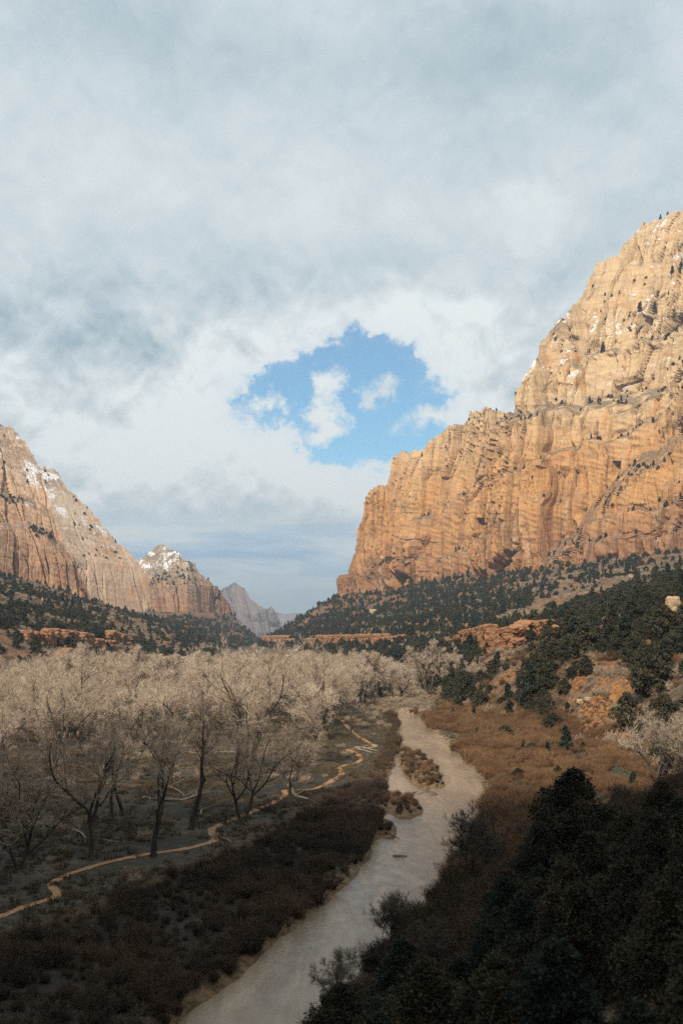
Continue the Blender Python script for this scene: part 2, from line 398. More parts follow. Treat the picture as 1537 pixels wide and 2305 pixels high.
def place_foot(px, py, z=None):
    """where the ground meets the sight line through a point of the photograph"""
    d = np.concatenate([np.arange(45, 400, 0.5), np.arange(400, 2600, 4.0)]); g = ground((px - CX) / F * d, d) - (CAMZ - (py - HY) / F * d)
    i = int(np.argmax(g > 0)) if (g > 0).any() else len(d) - 1
    d = d[i]; x = (px - CX) / F * d; return float(x), float(d), float(ground(np.array([x]), np.array([d]))[0])
print('terrain')
xs = np.concatenate([np.arange(0, 32, 0.55), np.arange(32, 80, 1.0), 80 * 1.022 ** np.arange(0, 240)]); xs = xs[xs < 9000]
xs = np.concatenate([-xs[:0:-1], xs])
ys = [-170.0]
while ys[-1] < 26000:
    yv = ys[-1]; ys.append(yv + (5.0 if yv < 50 else max(0.75, 0.0065 * yv) if yv < 1500 else 0.03 * yv))
ys = np.array(ys)
GX, GY = np.meshgrid(xs, ys)
GZ = ground(GX, GY)
# colour of what covers the ground, by place
er, el = interp(GY, EDGE_R), interp(GY, EDGE_L)
sr = GX - er; sl = el - GX
n1 = fbm(GX * 0.02, GY * 0.02, 1.0, 4); n2 = fbm(GX * 0.11, GY * 0.11, 3.0, 4)
def mixc(a, b, k): k = np.clip(k, 0, 1)[..., None]; return a * (1 - k) + np.asarray(b) * k
C = np.ones(GX.shape + (3,)) * np.array((0.100, 0.076, 0.052))                       # leaf litter under the cottonwoods
C = mixc(C, (0.058, 0.051, 0.039), sstep(n1, -0.1, 0.35))
clx_, cly_ = on_plane(480, 1690); C = mixc(C, (0.19, 0.142, 0.098), sstep(1 - np.hypot((GX - clx_) / 24, (GY - cly_) / 45) + 0.4 * n2, 0.0, 0.5) * 0.85)                            # darker grass
C = mixc(C, (0.17, 0.125, 0.08), sstep(n2, 0.15, 0.5) * 0.7)
C = mixc(C, (0.145, 0.105, 0.07), sstep(GY, 300, 420) * sstep(GX, 14, 4) * 0.8); C = mixc(C, (0.27, 0.20, 0.13), sstep(GY, 300, 400) * sstep(GX, 4, 16) * sstep(GY, 900, 700) * 0.85)   # dry grass further down the valley
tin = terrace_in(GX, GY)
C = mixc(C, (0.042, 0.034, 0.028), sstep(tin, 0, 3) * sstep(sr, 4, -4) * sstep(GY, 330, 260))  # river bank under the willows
C = mixc(C, (0.16, 0.085, 0.045), sstep(np.abs(tin - 0.6), 1.1, 0.3) * sstep(GY, 300, 240) * 0.75)  # eroded red lip of the terrace
slp = sstep(np.maximum(sr, sl), -2, 10)
soil = mixc(np.ones(GX.shape + (3,)) * np.array((0.22, 0.135, 0.082)), (0.37, 0.165, 0.062), sstep(n2 + 0.5 * n1, 0.06, 0.30))
soil = mixc(soil, (0.17, 0.125, 0.09), sstep(n1 + 0.3 * n2, 0.02, -0.3))
C = mixc(C, 0, 0) * (1 - slp[..., None]) + soil * slp[..., None]
q = river_in(GX, GY)
C = mixc(C, (0.24, 0.155, 0.085), sstep(q, -3.2, -1.2))                              # wet sand and roots at the water's edge
sbx, sby = on_plane(985, 1655); sand = 1 - np.hypot((GX - sbx - 1) / 7.5, (GY - sby) / 26)
sand = np.maximum(sand, 1 - np.hypot((GX - 24) / 12, (GY - 338) / 9))
C = mixc(C, (0.40, 0.29, 0.18), sstep(sand + 0.35 * n2, 0.05, 0.3))
C = mixc(C, (0.26, 0.165, 0.09), sstep(island_in(GX, GY), -0.9, 0.2) * sstep(q, -1, 1))
gx_, gy_ = on_plane(1395, 1742); mead = 1 - np.hypot((GX - gx_) / 15, (GY - gy_) / 30)
C = mixc(C, (0.085, 0.088, 0.055), sstep(mead + 0.8 * n2 + 0.3 * n1, 0.1, 0.7))
scx, scy, scz = place_foot(1340, 1642); print('scarp', scx, scy, scz); scarp = 1.1 * (1 - np.hypot((GX - scx - 0.27 * (GY - scy)) / 12, (GY - scy) / 26))
C = mixc(C, (0.42, 0.20, 0.075), sstep(scarp + 0.45 * n2 + 0.2 * n1, 0.08, 0.40))
gm, gt, gb = material('ground_cover')
at = gt.new('ShaderNodeVertexColor', layer_name='col')
P, Nn = geo(gt)
mot = gt.noise(P, 0.9, 5, 0.7); mot2 = gt.noise(P, 0.22, 4, 0.6)
cc = gt.mix(gt.smooth(mot, 0.36, 0.64), gt.mix(0.75, at.outputs[0], (0.03, 0.026, 0.02)), at.outputs[0])
cc = gt.mix(gt.m('MULTIPLY', gt.smooth(mot2, 0.52, 0.72), 0.35), cc, gt.mix(0.5, cc, (0.30, 0.22, 0.15)))
gt.l.new(cc, gb.inputs['Base Color'])
bump(gt, gb, gt.m('ADD', mot, gt.m('MULTIPLY', mot2, 2.0)), 0.5, 0.8)
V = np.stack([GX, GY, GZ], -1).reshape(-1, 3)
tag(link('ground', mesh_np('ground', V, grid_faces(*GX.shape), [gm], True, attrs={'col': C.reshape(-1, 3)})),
    'valley floor and talus slopes of grass, soil and red dirt', kind='structure')

# river surface
rm, rt, rb_ = material('muddy_water')
P, Nn = geo(rt)
rb_.inputs['Roughness'].default_value = 0.10; rb_.inputs['Specular IOR Level'].default_value = 0.32; rb_.inputs['IOR'].default_value = 1.33
wv = rt.noise(rt.vmul(P, (1.0, 0.38, 1)), 0.8, 6, 0.7, 0.8); wv2 = rt.noise(rt.vmul(P, (1.0, 0.6, 1)), 2.6, 3, 0.6)
shal = rt.smooth(rt.noise(rt.vmul(P, (0.28, 0.05, 1)), 1.0, 4, 0.6, 0.8), 0.40, 0.66)
rt.l.new(rt.mix(shal, (0.225, 0.163, 0.110), (0.34, 0.25, 0.17)), rb_.inputs['Base Color'])
bump(rt, rb_, rt.m('ADD', wv, rt.m('MULTIPLY', wv2, 0.4)), 0.13, 0.9)
ry_ = np.arange(58, 372, 1.5); L_, R_ = interp(ry_, BL) - 5, interp(ry_, BR) + 5
tt = np.linspace(0, 1, 9)
wx = L_[:, None] * (1 - tt) + R_[:, None] * tt
tag(link('river', mesh_np('river', np.stack([wx, np.repeat(ry_[:, None], 9, 1), np.full(wx.shape, WZ)], -1).reshape(-1, 3), grid_faces(*wx.shape), [rm], True)),
    'pale muddy river winding between brush covered banks', kind='structure')

# trail
pm, pt, pb = material('trail_dirt')
P, Nn = geo(pt); k = pt.noise(P, 1.6, 5, 0.65)
pt.l.new(pt.mix(pt.smooth(k, 0.3, 0.7), (0.30, 0.15, 0.07), (0.42, 0.25, 0.13)), pb.inputs['Base Color'])
TRAIL = [(-60, 2100), (0, 2066), (60, 2042), (118, 2022), (138, 2012), (120, 1998), (118, 1985), (150, 1966), (220, 1945), (330, 1920), (440, 1903), (482, 1890),
         (488, 1880), (474, 1872), (478, 1860), (510, 1846), (545, 1833), (600, 1812), (638, 1796), (646, 1786), (636, 1778), (616, 1782), (640, 1776), (690, 1778), (720, 1774), (750, 1752), (772, 1740),
         (762, 1728), (775, 1722), (808, 1716), (814, 1706), (796, 1694), (776, 1690), (800, 1688), (850, 1682), (838, 1676), (806, 1657), (784, 1640), (770, 1622)]
TW = np.array([on_plane(*p) for p in TRAIL])
TW = np.delete(TW, [21, 22], 0)
def chaikin(p, n=2):
    for _ in range(n):
        a = p[:-1] * 0.75 + p[1:] * 0.25; b = p[:-1] * 0.25 + p[1:] * 0.75
        p = np.concatenate([p[:1], np.stack([a, b], 1).reshape(-1, 2), p[-1:]])
    return p
tp = chaikin(TW, 3)
seg = np.r_[0, np.cumsum(np.linalg.norm(np.diff(tp, axis=0), axis=1))]; sa = np.arange(0, seg[-1], 0.8)
tp = np.stack([np.interp(sa, seg, tp[:, 0]), np.interp(sa, seg, tp[:, 1])], 1)
tg = np.gradient(tp, axis=0); tg /= np.linalg.norm(tg, axis=1)[:, None]; nn_ = np.stack([-tg[:, 1], tg[:, 0]], 1)
wd = 0.52 + 0.16 * perlin(sa * 0.25, 0.5)
offs = np.array([-1, -0.5, 0, 0.5, 1.0])
WD = wd[:, None] + 0.28 * np.abs(offs) * perlin(sa[:, None] * 0.8, offs[None] * 3.0 + 0.3)
TX = tp[:, None, 0] + nn_[:, None, 0] * offs * WD; TY = tp[:, None, 1] + nn_[:, None, 1] * offs * WD
TZ = ground(TX, TY) + 0.10 - 0.06 * offs ** 2
TRAIL_P = tp
tag(link('trail', mesh_np('trail', np.stack([TX, TY, TZ], -1).reshape(-1, 3), grid_faces(*TX.shape), [pm], True)),
    'narrow orange dirt trail curving under the bare trees', kind='structure')
def trail_dist(x, y):
    return np.sqrt(np.min((np.asarray(x)[:, None] - tp[None, ::3, 0]) ** 2 + (np.asarray(y)[:, None] - tp[None, ::3, 1]) ** 2, 1))

# ------------------------------------------------------------------ cliffs and mountains
def rock_relief(a, z, sd, rough=1.0, scale=1.0, frac_at=(-0.15, 0.35)):
    """how far the rock stands out of the mean face, in metres; a: along the wall, z: height"""
    a = a / scale; z = z / scale
    wa = a + 13 * fbm(a / 90, z / 150, sd, 3) + 2.5 * perlin(a / 14, z / 30, sd + 6) + 0.08 * z; wz = z + 12 * fbm(a / 110, z / 60, sd + 4, 3) + 0.08 * a
    frac = sstep(fbm(a / 190, z / 120, sd + 9, 3), *frac_at)
    r = 30 * fbm(a / 210, z / 420, sd + 2, 2)
    v1, e1 = voronoi(wa / 62, wz / 420, int(sd)); v2, e2 = voronoi(wa / 23, wz / 230, int(sd) + 3); v3, e3 = voronoi(wa / 9, wz / 60, int(sd) + 5)
    r += 32 * (v1 - 0.5) * (0.5 + 0.5 * frac) - 24 * sstep(e1, 0.06, 0.0) * (0.35 + 0.65 * frac)
    r += (18 * (v2 - 0.5) - 17 * sstep(e2, 0.10, 0.0)) * (0.15 + 0.85 * frac)
    r += (4.0 * (v3 - 0.5) - 4.5 * sstep(e3, 0.14, 0.0)) * (0.05 + 0.95 * frac ** 2)
    rib = 1 - np.abs(perlin(wa / 34, wz / 300, sd + 21)) * 2.2; r += 7 * rib * (0.3 + 0.7 * frac)
    # a few beds that step back with height, only along parts of the wall
    for th, am in ((47, 4.6), (17, 1.8), (6.5, 0.6)):
        k = wz / th; st = np.floor(k); fr = k - st
        am_ = am * sstep(perlin(a / 140, st * 7.3, sd), 0.0, 0.45) * (0.3 + 0.7 * frac)
        r += am_ * (sstep(fr, 1.0, 0.6) * (0.4 + 1.2 * _h2(st.astype(np.int64), st.astype(np.int64) * 3, int(sd) + 7)) - 0.5)
    r += 1.8 * perlin((a - 1.6 * z) / 60, (z + 0.35 * a) / 7, sd + 13) * (1 - 0.6 * frac)
    r += 3.5 * fbm(a / 45, z / 80, sd + 1, 3) + (0.5 + 1.2 * frac) * fbm(a / 6, z / 10, sd + 3, 2)
    return r * rough * scale
def massif(name, label, sil, base, dep, mat, ncol, nrow, setback, benches=(), sd=1.0, rough=1.0, scale=1.0, normal=(0, -1), bottom=60, jag=1.0, back=500, alcoves=(), smooth_top=None, bury=20, frac_at=(-0.15, 0.35)):
    sil = np.array(sil, float)
    # columns spread evenly along the skyline
    fx = np.linspace(sil[0, 0], sil[-1, 0], 3000); fy = np.interp(fx, sil[:, 0], sil[:, 1])
    le = np.r_[0, np.cumsum(np.hypot(np.diff(fx) * 1.0, np.diff(fy) * 0.35))]
    px = np.interp(np.linspace(0, le[-1], ncol), le, fx)
    top = np.interp(px, sil[:, 0], sil[:, 1])
    j = fbm(px / 26, sd * 3.1, 0.5, 5, 0.6)
    top = top + jag * (7 * j - 5 * sstep(perlin(px / 9, sd, 3.3), 0.1, 0.5) + 3 * perlin(px / 3.5, sd, 7.7))
    bot = interp(px, base) + bury; top = np.minimum(top, bot + 1.0)
    v = np.linspace(0, 1, nrow)
    PX = np.repeat(px[None], nrow, 0); PY = bot[None] + (top - bot)[None] * v[:, None]
    DB = np.repeat(interp(px, dep)[None], nrow, 0)
    H = (np.repeat(bot[None], nrow, 0) - PY) / F * DB            # height above the foot, metres, about
    Dd = DB.copy()
    hp = np.array(setback, float); Dd += np.interp(H, hp[:, 0], hp[:, 1])
    ramp = np.zeros_like(Dd)
    for line, wdt, soft in benches:
        ln = np.array(line, float); ly = np.interp(PX, ln[:, 0], ln[:, 1]) + 16 * fbm(PX / 46, sd, 1.7, 4)
        fade = sstep(PX, ln[0, 0] - 25, ln[0, 0] + 25) * sstep(PX, ln[-1, 0] + 25, ln[-1, 0] - 25)
        sb = sstep(ly - PY, -soft, soft); Dd += wdt * fade * sb; ramp = np.maximum(ramp, fade * 4 * sb * (1 - sb) * min(wdt / 30, 1))
    X, Y, Z = (PX - CX) / F * Dd, Dd, CAMZ - (PY - HY) / F * Dd
    nx, ny = normal; nl = math.hypot(nx, ny); nx /= nl; ny /= nl
    A = X * -ny + Y * nx
    rel = rock_relief(A, Z, sd, rough, scale, frac_at)
    calm = 30 * rough * scale * fbm(A / 190, Z / 260, sd + 2, 2) + 3 * fbm(A / 30, Z / 30, sd + 8, 3); rel = rel * (1 - 0.85 * ramp) + calm * 0.85 * ramp
    if smooth_top is not None: rel = rel * (1 - 0.7 * sstep(H, smooth_top, smooth_top * 1.35))
    for ax_, ay_, aw_, ah_, adp in alcoves:
        sx = np.abs((PX - ax_) / aw_); sy = (PY - ay_) / ah_
        m_ = sstep(sx, 1.0, 0.75) * np.where(sy < 0, sstep(-sy * ah_, 3, 0), sstep(sy, 1.0, 0.2))
        rel = rel * (1 - 0.7 * m_) - adp * m_
    ends = 1.0
    X = X + nx * rel * ends; Y = Y + ny * rel * ends
    # foot goes underground, back falls away behind the crest
    foot = np.stack([X[0], Y[0] + 3, Z[0] - bottom], -1)[None]
    rows = [foot, np.stack([X, Y, Z], -1)]
    cr = rows[1][-1]
    for f_, dz_ in ((0.06, 0.02), (0.2, 0.10), (0.45, 0.35), (0.75, 0.7), (1.0, 1.05)):
        dirv = np.stack([cr[:, 0] / cr[:, 1] * 0 - nx * 0.7, np.ones(len(cr)) * 0.9], -1)
        hh = cr[:, 2] - Z[0] + bottom
        wob = 12 * fbm(cr[:, 0] / 60, f_ * 9, sd, 3)
        rows.append(np.stack([cr[:, 0] + dirv[:, 0] * back * f_ + wob * 0.3, cr[:, 1] + dirv[:, 1] * back * f_ + wob, cr[:, 2] - hh * dz_], -1)[None])
    Vv = np.concatenate(rows); nr, nc = Vv.shape[:2]
    o = tag(link(name, mesh_np(name, Vv.reshape(-1, 3), grid_faces(nr, nc), [mat])), label, kind='structure')
    return o, rows[1], PX, PY
print('cliffs')
M_R = rock_material('sandstone_orange', (0.42, 0.21, 0.105), (0.62, 0.335, 0.135), (0.66, 0.465, 0.265), 105, 420, snow_z=450, snow_amt=0.30, scrub=0.85, streak=0.85)  # the rock's own brown, orange and pale golden tones
M_L = rock_material('sandstone_shoulder', (0.47, 0.255, 0.15), (0.62, 0.395, 0.25), (0.62, 0.44, 0.31), 90, 330, snow_z=240, snow_amt=0.38, scrub=0.7)
M_S = rock_material('sandstone_pale', (0.50, 0.33, 0.23), (0.64, 0.46, 0.33), (0.62, 0.48, 0.37), 60, 300, snow_z=225, snow_amt=0.36, scrub=0.5, streak=0.4, pale=0.2)
M_D = rock_material('sandstone_dome', (0.36, 0.20, 0.12), (0.42, 0.26, 0.17), (0.46, 0.36, 0.27), 90, 210, snow_z=215, snow_amt=0.5, scrub=0.8)
M_F = rock_material('sandstone_haze_tint', (0.19, 0.165, 0.19), (0.21, 0.175, 0.20), (0.23, 0.19, 0.21), 60, 280, scrub=0.5)  # bluish haze of distance is put into these rock colours

SIL_R = [(762, 1342), (766, 1310), (775, 1285), (790, 1250), (802, 1205), (815, 1165), (828, 1130), (838, 1105), (858, 1098), (880, 1092), (882, 1060), (884, 1030),
         (900, 1018), (912, 1016), (925, 1022), (942, 1013), (955, 1020), (960, 1000), (985, 975), (1010, 955), (1030, 942), (1042, 936), (1055, 925), (1095, 924),
         (1158, 926), (1162, 905), (1182, 880), (1192, 845), (1210, 805), (1232, 770), (1262, 720), (1300, 672), (1345, 596), (1365, 584), (1395, 577), (1412, 555), (1432, 530), (1450, 510), (1480, 498), (1500, 490), (1520, 478), (1540, 468), (1640, 420), (1800, 380), (2000, 340)]
BASE_R = [(760, 1344), (850, 1312), (1000, 1300), (1160, 1292), (1200, 1280), (1300, 1252), (1420, 1246), (1537, 1244), (1700, 1225), (2000, 1180)]
DEP_R = [(760, 2010), (850, 1905), (1000, 1745), (1160, 1560), (1300, 1425), (1537, 1255), (1700, 1150), (2000, 1000)]
BENCH_R = [([(1225, 1262), (1330, 1165), (1420, 1062), (1537, 985), (1700, 900), (2000, 800)], 85, 26),
           ([(1010, 1132), (1100, 1085), (1180, 1045), (1290, 1000), (1360, 985)], 16, 7),
           ([(1150, 938), (1250, 908), (1330, 912), (1430, 900), (1537, 850), (1700, 800), (2000, 700)], 55, 14),
           ([(1300, 812), (1400, 792), (1470, 766), (1537, 735), (1700, 690), (2000, 620)], 42, 11),
           ([(1420, 712), (1480, 708), (1537, 705), (1700, 660), (2000, 600)], 26, 6),
           ([(1400, 930), (1470, 880), (1537, 820), (1700, 740)], 24, 9), ([(1360, 1000), (1440, 955), (1537, 890), (1700, 820)], 30, 10),
           ([(940, 1172), (1000, 1140), (1060, 1105)], 12, 6), ([(850, 1272), (950, 1262), (1060, 1240), (1110, 1200)], 12, 6),
           ([(1290, 1190), (1400, 1160), (1537, 1130), (1700, 1100)], 14, 5), ([(1280, 1230), (1400, 1212), (1537, 1195)], 10, 5)]
right_cliff, RV, RPX, RPY = massif('cliff', 'tall orange sandstone cliff with stepped ledges on the right of the valley', SIL_R, BASE_R, DEP_R, M_R, 620, 460,
    [(0, 0), (90, 8), (200, 30), (300, 75), (420, 170), (560, 310), (800, 520)], BENCH_R, sd=3.0, rough=1.0, scale=0.95, normal=(-0.80, -0.6), back=700,
    alcoves=[(1209, 1050, 9, 95, 24), (1232, 1052, 11, 130, 27), (1226, 965, 11, 60, 18), (995, 1075, 8, 70, 14), (1385, 1040, 9, 50, 16), (1100, 1170, 9, 40, 10), (1232, 830, 12, 70, 14), (1222, 890, 8, 60, 10)], smooth_top=330, frac_at=(-0.24, 0.30))
M1, V1, _p, _q = massif('mountain', 'near sandstone mountain at the left edge with snow on its summit',
    [(-520, 760), (-300, 830), (-150, 880), (-40, 945), (0, 956), (22, 960), (50, 990), (75, 1028), (95, 1075), (108, 1130), (125, 1180), (150, 1235), (178, 1290), (205, 1350), (222, 1384)],
    [(-520, 1240), (-300, 1258), (0, 1290), (120, 1342), (222, 1386)], [(-520, 1250), (-300, 1330), (0, 1420), (222, 1505)], M_L, 330, 300,
    [(0, 0), (80, 12), (140, 60), (220, 120), (400, 330)], [([(-300, 1190), (0, 1180), (60, 1180), (150, 1235)], 30, 10), ([(-300, 1080), (0, 1110), (60, 1130), (120, 1170)], 24, 12)],
    sd=11.0, rough=0.70, scale=0.85, frac_at=(0.0, 0.5), normal=(0.5, -0.86), back=300, smooth_top=150)
M2, V2, _p, _q = massif('mountain', 'smooth pale sandstone shoulder sloping down behind the near left mountain',
    [(-100, 900), (20, 990), (60, 1020), (92, 1046), (120, 1060), (150, 1095), (200, 1140), (235, 1185), (265, 1222), (290, 1240), (315, 1270), (333, 1312), (343, 1394)],
    [(-100, 1330), (200, 1378), (343, 1396)], [(-100, 1800), (200, 1960), (343, 2030)], M_S, 260, 260,
    [(0, 0), (120, 20), (240, 110), (420, 330)], sd=17.0, rough=0.30, scale=1.15, frac_at=(0.1, 0.6), normal=(0.7, -0.7), back=400, smooth_top=170)
M3, V3, _p, _q = massif('mountain', 'rounded white topped dome with snow behind the red block',
    [(285, 1345), (300, 1300), (318, 1256), (330, 1248), (345, 1236), (358, 1228), (366, 1226), (380, 1236), (400, 1242), (412, 1258), (420, 1272), (432, 1300), (448, 1345)],
    [(285, 1350), (450, 1350)], [(285, 3080), (450, 3000)], M_D, 150, 110, [(0, 0), (60, 20), (180, 190)], bury=8, sd=23.0, rough=0.5, scale=1.0, normal=(0.3, -1), back=500, jag=0.5, bottom=160)
M4, V4, _p, _q = massif('mountain', 'red brown sandstone block with vertical cracks below the snowy dome',
    [(318, 1396), (326, 1330), (345, 1298), (362, 1290), (385, 1282), (402, 1270), (425, 1262), (438, 1270), (448, 1290), (458, 1302), (480, 1314), (500, 1330), (512, 1350), (522, 1362), (528, 1380), (534, 1394)],
    [(315, 1398), (420, 1396), (536, 1396)], [(315, 2550), (420, 2560), (536, 2680)], M_D, 220, 130, [(0, 0), (100, 14), (160, 60)], bury=10, sd=29.0, rough=0.8, scale=0.9, normal=(0.45, -0.9), back=400, jag=0.7)
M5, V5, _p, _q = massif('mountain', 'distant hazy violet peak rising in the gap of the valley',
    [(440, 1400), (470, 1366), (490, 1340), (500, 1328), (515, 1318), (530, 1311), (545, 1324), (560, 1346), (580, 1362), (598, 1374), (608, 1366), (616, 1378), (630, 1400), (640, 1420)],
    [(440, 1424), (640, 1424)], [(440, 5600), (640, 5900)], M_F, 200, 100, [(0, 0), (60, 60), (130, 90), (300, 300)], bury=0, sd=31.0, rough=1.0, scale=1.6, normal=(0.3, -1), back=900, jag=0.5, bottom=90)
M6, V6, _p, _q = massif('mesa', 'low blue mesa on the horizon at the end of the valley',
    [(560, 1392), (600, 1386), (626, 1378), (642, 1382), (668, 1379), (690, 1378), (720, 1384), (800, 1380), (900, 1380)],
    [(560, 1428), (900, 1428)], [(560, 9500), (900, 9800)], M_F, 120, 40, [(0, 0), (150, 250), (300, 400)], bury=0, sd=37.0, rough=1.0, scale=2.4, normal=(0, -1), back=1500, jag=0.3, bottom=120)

# unseen canyon wall added behind the camera, sized to shade the foreground
bx = np.linspace(-900, 620, 120); bz = np.linspace(0, 1, 50)
BXg, BVg = np.meshgrid(bx, bz)
hw = 282 + 16 * fbm(bx / 160, 0.3, 0.2, 3)
BZg = 30 + BVg * hw[None]
BYg = -165 - 0.10 * (BZg - 30) - 0.00015 * BXg ** 2 * 0 + 12 * fbm(BXg / 70, BZg / 140, 2.2, 4)
rows = [np.stack([BXg, BYg, BZg], -1)]
for f_, dz_ in ((40, 0), (200, 30), (420, 260), (600, 520)):
    rows.append(np.stack([bx, BYg[-1] - f_, BZg[-1] - dz_], -1)[None])
Vw = np.concatenate(rows)
tag(link('shade_wall', mesh_np('shade_wall', Vw.reshape(-1, 3), grid_faces(*Vw.shape[:2]), [M_R])), 'sandstone wall added unseen behind the viewpoint for shade', kind='structure')

# ------------------------------------------------------------------ vegetation materials
def plant_material(name, a, b_, rnd=0.5, nscale=0.0, trans=0.0):
    m, t, b = material(name)
    oi = t.new('ShaderNodeObjectInfo')
    f = oi.outputs['Random']
    if nscale:
        P, Nn = geo(t); f = t.m('ADD', t.m('MULTIPLY', f, rnd), t.m('MULTIPLY', t.smooth(t.noise(P, nscale, 3, 0.6), 0.3, 0.7), 1 - rnd))
    t.l.new(t.mix(f, a, b_), b.inputs['Base Color']); b.inputs['Roughness'].default_value = 0.85
    return m
BARK = plant_material('cottonwood_bark', (0.036, 0.030, 0.026), (0.115, 0.095, 0.076), 0.5, 0.5)
TWIG = plant_material('cottonwood_twigs', (0.36, 0.275, 0.21), (0.62, 0.50, 0.385), 0.6, 0.05)
TWIG_D = plant_material('sapling_twigs', (0.11, 0.09, 0.07), (0.19, 0.15, 0.11), 0.6, 0.3)
NEEDLE = plant_material('juniper_foliage', (0.022, 0.030, 0.024), (0.092, 0.078, 0.044), 0.45, 0.5)
NEEDLE_B = plant_material('pinyon_foliage', (0.022, 0.036, 0.032), (0.050, 0.060, 0.040), 0.45, 0.5)
JBARK = plant_material('juniper_bark', (0.08, 0.06, 0.045), (0.14, 0.10, 0.075), 0.4, 1.0)
WILLOW = plant_material('willow_stems', (0.12, 0.066, 0.038), (0.27, 0.16, 0.085), 0.45, 0.06)
WILLOW_D = plant_material('bank_brush_stems', (0.030, 0.027, 0.025), (0.150, 0.098, 0.060), 0.4, 0.07)
BRUSH = plant_material('grey_brush', (0.30, 0.23, 0.17), (0.42, 0.33, 0.24), 0.6, 0.2)
LOGM = plant_material('dead_wood', (0.20, 0.16, 0.12), (0.36, 0.29, 0.22), 0.4, 0.9)

# ------------------------------------------------------------------ plant meshes
def unit(v): return v / (np.linalg.norm(v, axis=-1, keepdims=True) + 1e-9)
def twig_fan(mb, p, d, L, w, rs):
    """many thin tapering twigs, each a bent strip of three triangles"""
    n = len(p); side = unit(np.cross(d, rs.normal(size=(n, 3))))
    up = np.array([0, 0, 1.0]); d2 = unit(d + 0.35 * rs.normal(size=(n, 3)) + 0.25 * up)
    mid = p + d * (L * 0.5)[:, None]; tip = mid + d2 * (L * 0.5)[:, None]
    w = np.broadcast_to(w, (n,))[:, None]
    v = np.stack([p - side * w, p + side * w, mid - side * w * 0.7, mid + side * w * 0.7, tip], 1).reshape(-1, 3)
    o = np.arange(n)[:, None] * 5
    mb.add(v, np.concatenate([o + np.array([0, 1, 3]), o + np.array([0, 3, 2]), o + np.array([2, 3, 4])]))
def cottonwood(seed, H=15.0, fork=0.25, spread=1.0, stems=1, lean=0.0, twigs=1.0, tw=0.017, limbs=3, thick=1.0):
    rs = np.random.RandomState(seed); wood, fine = MB(), MB()
    def grow(p, d, L, r, lvl):
        n = (7, 8, 7, 5)[lvl]; wob = (0.10, 0.20, 0.26, 0.30)[lvl]; upb = (0.10, 0.10, 0.06, 0.05)[lvl]
        pts = [p.copy()]; ds = [d.copy()]
        for i in range(n):
            d = unit(d + wob * rs.normal(size=3) + np.array([0, 0, upb]))
            p = p + d * L / n; pts.append(p.copy()); ds.append(d.copy())
        pts = np.array(pts); ds = np.array(ds); f = np.linspace(0, 1, n + 1)
        rad = r * (1 - f * (0.35, 0.60, 0.68, 0.8)[lvl])
        if lvl == 0: rad[0] *= 1.45
        (wood if lvl < 3 else fine).tube(pts, rad, (7, 6, 4, 3)[lvl])
        def at(q): return np.array([np.interp(q, f, pts[:, k]) for k in range(3)]), unit(np.array([np.interp(q, f, ds[:, k]) for k in range(3)])), np.interp(q, f, rad)
        if lvl == 0:
            a0 = rs.uniform(0, 6.28); k = limbs + (rs.rand() < 0.4)
            for i in range(k):
                q, dq, rq = at(1.0 if i < 2 else rs.uniform(0.6, 0.98)); a = a0 + i * 6.283 / k + rs.uniform(-0.5, 0.5); tl = rs.uniform(0.40, 0.85) * spread
                grow(q, unit(dq + np.array([math.cos(a), math.sin(a), 0.0]) * math.tan(tl) * 0.8), H * rs.uniform(0.46, 0.64), rq * rs.uniform(0.55, 0.78), 1)
        elif lvl < 3:
            k = int((6, 7)[lvl - 1] + rs.randint(0, 3))
            for i in range(k):
                qf = rs.uniform(0.22, 1.0) if i else 1.0
                q, dq, rq = at(qf); sdv = unit(np.cross(dq, rs.normal(size=3)))
                ang = rs.uniform(0.4, 1.05) if i else 0.2
                grow(q, unit(dq * math.cos(ang) + sdv * math.sin(ang) + np.array([0, 0, 0.12])), L * rs.uniform(0.36, 0.60) * (1.15 - 0.4 * qf), max(rq * rs.uniform(0.45, 0.65), 0.014), lvl + 1)
        if lvl >= 2:
            nt = int((14 if lvl == 2 else 30) * twigs); qf = rs.uniform(0.12, 1.0, nt)
            pp = np.stack([np.interp(qf, f, pts[:, k]) for k in range(3)], 1); dd = unit(np.stack([np.interp(qf, f, ds[:, k]) for k in range(3)], 1))
            sdv = unit(np.cross(dd, rs.normal(size=(nt, 3)))); an = rs.uniform(0.3, 1.1, nt)[:, None]
            twig_fan(fine, pp, unit(dd * np.cos(an) + sdv * np.sin(an) + np.array([0, 0, 0.2])), rs.uniform(0.05, 0.11, nt) * H * 0.75, tw, rs)
    for s in range(stems):
        a = rs.uniform(0, 6.28); ln = lean + (0.35 if stems > 1 else 0.06)
        grow(np.array([0.25 * math.cos(a) * (stems > 1), 0.25 * math.sin(a) * (stems > 1), -0.3]), unit(np.array([math.cos(a) * ln, math.sin(a) * ln, 1.0])), H * fork * rs.uniform(0.85, 1.15), H * 0.025 * thick / math.sqrt(stems), 0)
    return wood, fine
def leaf_cloud(mb, centres, radii, per, size, rs, flat=0.8):
    n = len(centres) * per
    c = np.repeat(centres, per, 0); r = np.repeat(radii, per)
    o = unit(rs.normal(size=(n, 3))) * (rs.uniform(0.15, 1.0, n) ** 0.5 * r)[:, None] * np.array([1, 1, flat])
    p = c + o; a = unit(rs.normal(size=(n, 3)) + 0.8 * unit(o) + np.array([0, 0, 0.4])); b = unit(np.cross(a, rs.normal(size=(n, 3))))
    s = size * rs.uniform(0.6, 1.4, n)[:, None]
    v = np.stack([p - b * s * 0.45, p + b * s * 0.45, p + a * s * 1.2], 1).reshape(-1, 3)
    mb.add(v, np.arange(n * 3).reshape(-1, 3))
